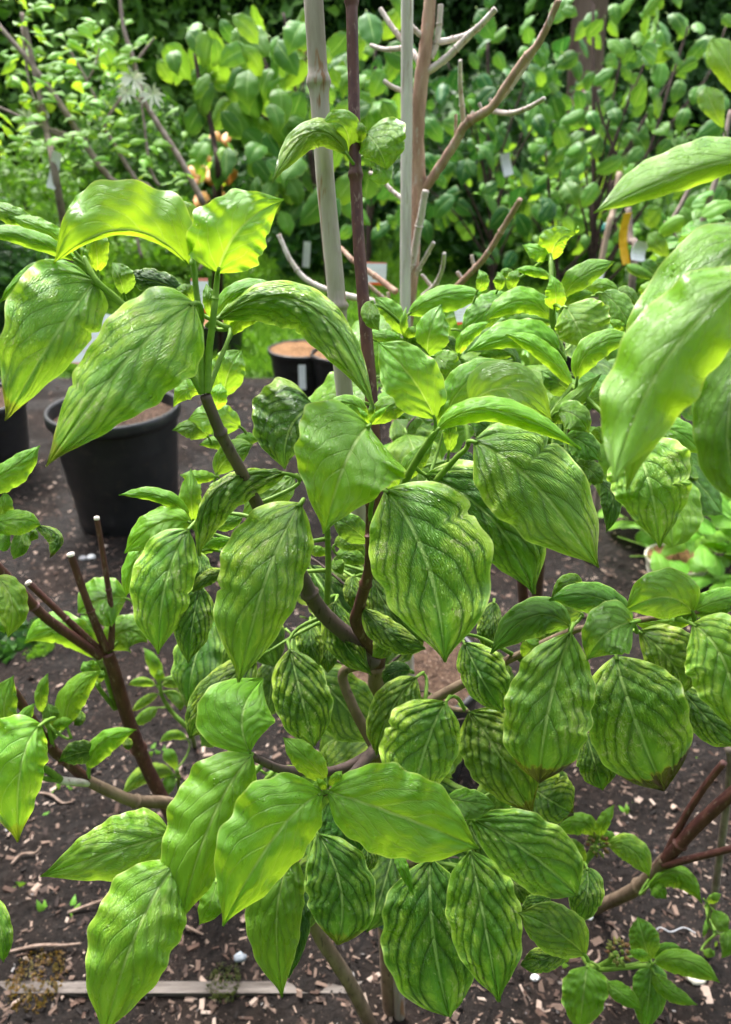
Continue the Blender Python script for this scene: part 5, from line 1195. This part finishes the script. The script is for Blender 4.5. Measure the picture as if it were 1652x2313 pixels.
# magnolia with spoon shaped leaves at the right
D4 = 1.75
st = [([z0(PG(1590, 1010)), PV(1575, 700, D4), PV(1575, 560, D4), PV(1600, 460, D4), PV(1625, 380, D4), PV(1650, 250, D4)], .010, .005), (ln([(1545, 600), (1530, 540), (1500, 500)], D4), .004, .003), (ln([(1500, 530), (1540, 460), (1560, 420)], D4), .006, .005)]
cl = [(PV(x, y, D4), (w, .06, h), n) for x, y, w, h, n in ((1580, 520, .04, .04, 9), (1560, 580, .05, .03, 9), (1620, 600, .05, .04, 9), (1640, 470, .03, .04, 5))]
m4 = far_shrub('magnolia', 'magnolia with spoon shaped olive leaves beside the white crumpled tag', 'shrub', z0(PG(1590, 1010)), st, M_GREYTWIG, cl, 'mag', .085, [(.5, 0, 0), (.35, 0, 0), (.6, 0, 0)], 37, droop=-.2)
b, L = shrub_parts(m4)
for a, k in (
  (('e', 'M', 1.7, (1070, 440), (985, 310), (880, 190), (850, 260), (1085, 280)), dict(prof='o', mat=.30, chl=0)),
  (('e', 'M', 1.7, (990, 615), (840, 540), (680, 470), (850, 490), (820, 590)), dict(prof='o', mat=.35, chl=0)),
  (('e', 'M', 1.72, (1010, 610), (930, 520), (830, 440), (1000, 480), (860, 550)), dict(prof='o', mat=.7, chl=0)),
  (('e', 'M', 1.7, (1130, 600), (1060, 480), (950, 420), (1110, 450), (1020, 510)), dict(prof='o', mat=.45, chl=0)),
  (('B', 'L', 1.5, (1700, 480), (1620, 320), (1535, 172), (1545, 330), (1700, 280)), dict(prof='o', mat=.15)),
  (('B', 'M', 1.5, (1592, 572), (1545, 475), (1510, 385), (1478, 470), (1605, 460)), dict(prof='o', mat=.3)),
  ): L(*a, nu=18, nw=11, **k)
# stakes among them
sp = [PV(1310, 780, 3.2), PV(1365, 560, 3.2), PV(1385, 480, 3.2), PV(1400, 390, 3.2)]; sp[0] = Vector((sp[0].x, sp[0].y, -.02))
tag(tube('cane', sp, [.013] * 4, simple('brown_cane', (.22, .16, .11), (.33, .25, .18), 30, .7, .3, .001, .2, (1, 1, .2)), None, 10, 5, .02), 'slanting brown cane wrapped with green tape on the lawn', 'cane')
tag(tie('tie_tape', PV(1368, 516, 3.2), PV(1385, 480, 3.2) - PV(1365, 560, 3.2), .0165, .018, M_TAPE), 'green tape wrapped round the slanting brown cane', 'tape')
b0 = Vector(PV(1425, 640, 2.15)); b0.z = 0
tag(tube('stem', [b0, PV(1428, 640, 2.15), PV(1424, 540, 2.15), PV(1420, 470, 2.15)], [.011, .0105, .010, .009], M_GREYTWIG, None, 9, 5, .04), 'bare grey stem carrying the yellow ribbon', 'stem')
tag(tube('stem', [Vector((PV(1650, 2010, 1.25).x, PV(1650, 2010, 1.25).y, 0)), PV(1645, 1790, 1.1), PV(1648, 1690, 1.05)], [.006, .0058, .0055], M_GREYTWIG, None, 9, 5, .03), 'short grey cane stub above the red forked branches', 'cane')

# hedge, big tree trunk, woodland
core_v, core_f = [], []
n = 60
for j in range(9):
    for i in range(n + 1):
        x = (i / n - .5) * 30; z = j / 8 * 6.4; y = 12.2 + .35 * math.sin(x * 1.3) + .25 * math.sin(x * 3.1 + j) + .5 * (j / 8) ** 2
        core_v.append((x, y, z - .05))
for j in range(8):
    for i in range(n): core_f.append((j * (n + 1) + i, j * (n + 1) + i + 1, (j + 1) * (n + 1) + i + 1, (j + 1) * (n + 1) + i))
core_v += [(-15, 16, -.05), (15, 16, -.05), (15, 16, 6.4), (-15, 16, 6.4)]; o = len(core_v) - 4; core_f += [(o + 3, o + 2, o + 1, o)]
kind(link('dark_core', mesh_from('dark_core', core_v, core_f, M_CORE)), 'stuff', 'dark sheet behind the woodland edge with the inner shade put into its colour')
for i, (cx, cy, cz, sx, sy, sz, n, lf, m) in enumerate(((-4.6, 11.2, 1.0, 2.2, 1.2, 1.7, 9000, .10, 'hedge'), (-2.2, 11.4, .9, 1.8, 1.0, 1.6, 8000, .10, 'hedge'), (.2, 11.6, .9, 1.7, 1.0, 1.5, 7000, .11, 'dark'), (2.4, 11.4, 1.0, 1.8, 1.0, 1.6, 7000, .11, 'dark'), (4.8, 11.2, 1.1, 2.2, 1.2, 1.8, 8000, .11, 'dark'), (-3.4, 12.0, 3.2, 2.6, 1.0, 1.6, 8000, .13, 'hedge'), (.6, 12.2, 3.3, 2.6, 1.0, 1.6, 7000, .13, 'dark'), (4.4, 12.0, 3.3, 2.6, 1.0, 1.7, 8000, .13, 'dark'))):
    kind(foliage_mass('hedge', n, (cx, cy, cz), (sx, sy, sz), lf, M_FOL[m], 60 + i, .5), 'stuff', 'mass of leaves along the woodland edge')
# unseen ring of trees added behind and beside the camera to cut flat frontal light
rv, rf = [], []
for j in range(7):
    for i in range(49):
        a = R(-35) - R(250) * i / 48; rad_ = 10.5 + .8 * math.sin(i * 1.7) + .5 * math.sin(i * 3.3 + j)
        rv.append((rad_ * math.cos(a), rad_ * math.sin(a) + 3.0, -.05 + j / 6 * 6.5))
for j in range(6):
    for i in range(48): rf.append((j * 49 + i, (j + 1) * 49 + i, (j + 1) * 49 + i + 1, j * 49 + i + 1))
kind(link('dark_core', mesh_from('added_dark_ring', rv, rf, M_CORE)), 'stuff', 'unseen dark wall added behind the camera to cut the flat frontal light')
for i in range(12):  # leaf masses out of view, added to block low sky light
    a = R(-20) - R(250) * (i + .5) / 12
    kind(foliage_mass('hedge', 1800, (9.4 * math.cos(a), 9.4 * math.sin(a) + 3.0, 2.6), (2.6, 1.6, 3.0), .22, M_FOL['hedge'], 120 + i, .4), 'stuff', 'unseen leaf masses added around the sides to cut the low sky light')
def bush(label, c, S, n, lf, m, seed):
    t = thing('shrub', label, 'shrub', (c[0], c[1], -.02)); r = random.Random(seed)
    for k in range(5):
        a = k * 1.26; e = Vector(c) + Vector((math.cos(a) * S[0] * .5, math.sin(a) * S[1] * .5, S[2] * .4)); tube('branch', [(c[0], c[1], -.03), (c[0] + math.cos(a) * .05, c[1] + math.sin(a) * .05, c[2] * .6), e], [.02, .014, .006], M_DARKTWIG, t, 7, 4)
    kind(foliage_mass('foliage', n, c, S, lf, M_FOL[m], seed, .75, t), 'stuff')
def gl(x, d): return float(P(x, 600, d)[0])
bush('rounded fresh green shrub with fine leaves behind the grey stemmed magnolia', (gl(60, 6.5), 7.0, .55), (.75, .6, .75), 5200, .085, 'fresh', 81)
bush('dark leafy shrub in the shade beside the white strip tag', (gl(-40, 5.2), 5.4, .45), (.55, .5, .6), 3200, .08, 'dark', 82)
bush('bright green low shrub below the orange tinted leaves', (gl(400, 6.0), 6.3, .40), (.55, .5, .5), 3600, .085, 'fresh', 83)
bush('mid green shrub with pointed leaves behind the broad hanging leaves', (gl(300, 7.5), 8.4, .85), (.7, .6, 1.0), 4600, .10, 'hedge', 84)
bush('shadowy shrub behind the cane and red brown leader', (gl(700, 7.5), 8.2, .9), (.7, .6, 1.1), 4600, .11, 'dark', 85)
bush('loose green shrub below the pale green dogwood', (gl(1330, 7.0), 7.8, .55), (.9, .6, .7), 4600, .10, 'hedge', 86)
bush('leafy shrub at the right beyond the spoon leaved magnolia', (gl(1640, 5.5), 6.0, .6), (.7, .6, .8), 4600, .10, 'hedge', 87)
bush('dark bushy shrub behind the blue green dogwood', (gl(1080, 7.5), 8.4, .9), (.9, .6, 1.1), 4800, .12, 'dark', 88)
tt = thing('tree', 'brown trunked tree standing in the dark wood behind the purplish dogwood', 'tree', (gl(1280, 9.2), 9.8, -.02))
c = Vector(tt.location)
tube('trunk', [c, c + Vector((.02, 0, 1.4)), c + Vector((-.03, 0, 3)), c + Vector((.05, .1, 5))], [.26, .2, .18, .15], simple('brown_trunk', (.10, .068, .052), (.17, .12, .095), 6, .9, .8, .02, .1, (1, 1, .15)), tt, 14, 6, .05)
kind(foliage_mass('crown', 5000, c + Vector((0, .4, 4.6)), (2.2, 1.4, 1.6), .14, M_FOL['dark'], 97, .8, tt), 'stuff')
# pinkish flowers in the shade
pk = thing('shrub', 'shaded shrub with small dusky pink flowers beside the brown trunk', 'shrub', Vector((gl(1310, 5.6), 6.0, -.02)))
tube('trunk', [pk.location, PV(1320, 420, 5.6), PV(1300, 240, 5.7)], [.015, .01, .005], M_DARKTWIG, pk); r = random.Random(3); V, F = [], []
for i in range(60):
    x, y = ((r.gauss(1305, 22), r.gauss(235, 16)) if i < 40 else (r.gauss(1370, 18), r.gauss(395, 20)))
    p = PV(x, y, 5.6 + r.uniform(-.1, .1)); q = Quaternion((r.uniform(-1, 1), r.uniform(-1, 1), r.uniform(-1, 1)), r.uniform(0, 3)); o = len(V)
    for k in range(5): V.append(p + q @ Vector((.022 * math.cos(k * 1.257), .022 * math.sin(k * 1.257), .006 * (k % 2))))
    F.append(tuple(o + k for k in range(5)))
kind(link('flowers', mesh_from('flowers', V, F, simple('dusky_pink', (.30, .13, .16), (.40, .20, .22), 20, .7), False), pk), 'stuff')
kind(foliage_mass('foliage', 900, PV(1330, 330, 5.8), (.4, .25, .5), .08, M_FOL['dark'], 98, .9, pk), 'stuff')

# ------------------------------------------------------------------ small things on the soil
M_FOL['olive'] = blade_mat('olive_moss', [(.04, .05, .012), (.06, .08, .018), (.08, .09, .02)])
M_FOL['rust'] = blade_mat('rusty_moss', [(.10, .05, .012), (.16, .09, .02), (.08, .07, .015), (.20, .12, .03)])
M_TWIG = simple('dry_twig', (.16, .11, .085), (.26, .19, .15), 80, .9, .4, .001, .1)
r = random.Random(17)
for i, (x, y, L_, a, lab) in enumerate(((230, 2070, .11, .35, 'dry brown twig on the soil below the pale leaning leaf'), (70, 1965, .06, .7, 'short forked dry twig on the bare soil'), (110, 2170, .13, .1, 'long thin dry twig at the edge of the bed'), (130, 1830, .10, -.3, 'reddish bark strip on the soil under the low red branch'), (430, 2110, .08, -.6, 'bent straw coloured twig under the bright hanging leaf'), (1340, 2210, .05, 1.2, 'stubby dry twig among the wood chips below the flower heads'), (175, 1740, .10, .9, 'grey dry stick leaning under the low red branch'))):
    p = PG(x, y); p.z = soil_z(p.x, p.y) + .006; d = Vector((math.cos(a), math.sin(a), 0)); s = Vector((-d.y, d.x, 0))
    tag(tube('twig', [p - d * L_ / 2, p - d * L_ * .1 + s * r.uniform(-.008, .008) + Vector((0, 0, .004)), p + d * L_ * .25 + s * r.uniform(-.008, .008), p + d * L_ / 2 + Vector((0, 0, .006))], [.0028, .0032, .0026, .0014], M_TWIG, None, 7, 4, .1), lab, 'twig')
def stone(x, y, rad, label, mat, sq=.7):
    p = PG(x, y); p.z = soil_z(p.x, p.y) + rad * .35; r2 = np.random.RandomState(int(x)); V, F = lathe_geo([(.001, -1), (.5, -.85), (.85, -.5), (1, 0), (.85, .5), (.5, .85), (.001, 1)], 12)
    V = [Vector((v[0] * rad * 1.2 * r2.uniform(.75, 1.15), v[1] * rad * r2.uniform(.75, 1.15), v[2] * rad * sq * r2.uniform(.8, 1.1))) + p for v in V]
    return tag(link('stone', mesh_from('stone', V, F, mat)), label, 'stone')
M_WST = simple('white_stone', (.6, .6, .58), (.75, .75, .74), 90, .6, .3, .001)
stone(1325, 2102, .0075, 'white pebble on bare soil below the mottled leaves', M_WST); stone(1204, 2237, .007, 'white pebble by the timber edging', M_WST)
stone(208, 1268, .014, 'white pebble on the soil in front of the big ribbed pot', M_WST); stone(190, 1272, .013, 'grey pebble in front of the big ribbed pot', simple('grey_stone', (.25, .25, .26), (.35, .35, .36), 60, .7))
stone(545, 2183, .010, 'blue grey stone chip at the edge of the bed', simple('blue_grey_stone', (.22, .25, .28), (.33, .36, .39), 60, .7)); stone(1560, 2238, .018, 'pale rough stone at the bed corner', M_STONE, .35)
def clump(x, y, rad, label, n, m, lf, cat='moss', name='moss_clump'):
    p = PG(x, y); t = thing(name, label, cat, p); V, F = lathe_geo([(1, -.1), (.93, .10), (.7, .18), (.4, .24), (.001, .26)], 18)
    link('cushion', mesh_from('cushion', [Vector((v[0] * rad * random.uniform(.9, 1.1), v[1] * rad * random.uniform(.9, 1.1), v[2] * rad)) + p for v in V], F, M_MOSS), t)
    kind(foliage_mass('leaves', n, p + Vector((0, 0, rad * .15)), (rad * 1.05, rad * 1.05, rad * .3), lf, M_FOL[m], int(x) + 3, .2, t, -.4), 'stuff')
clump(80, 1482, .05, 'fuzzy green moss tuft on the soil', 900, 'fresh', .012); clump(15, 1470, .09, 'curly dark green weed clump by the moss tuft', 260, 'dark', .045, 'weed', 'weed_clump')
clump(90, 2235, .05, 'rusty brown moss patch at the bed edge', 500, 'rust', .008); clump(510, 2240, .03, 'olive moss patch at the bed edge', 400, 'olive', .006)
# clear plastic tie on the soil
M_CLEAR = NM('clear_plastic'); M_CLEAR = M_CLEAR.done(M_CLEAR.bsdf((.45, .46, .48), .15, .6))
tag(tube('plastic_tie', [PG(1470, 2120, .03), PG(1490, 2095, .05), PG(1515, 2105, .05), PG(1545, 2095, .04), PG(1572, 2108, .04)], [.0010] * 5, M_CLEAR, None, 7, 5, .2), 'clear curly plastic tie lying on the soil', 'tie')
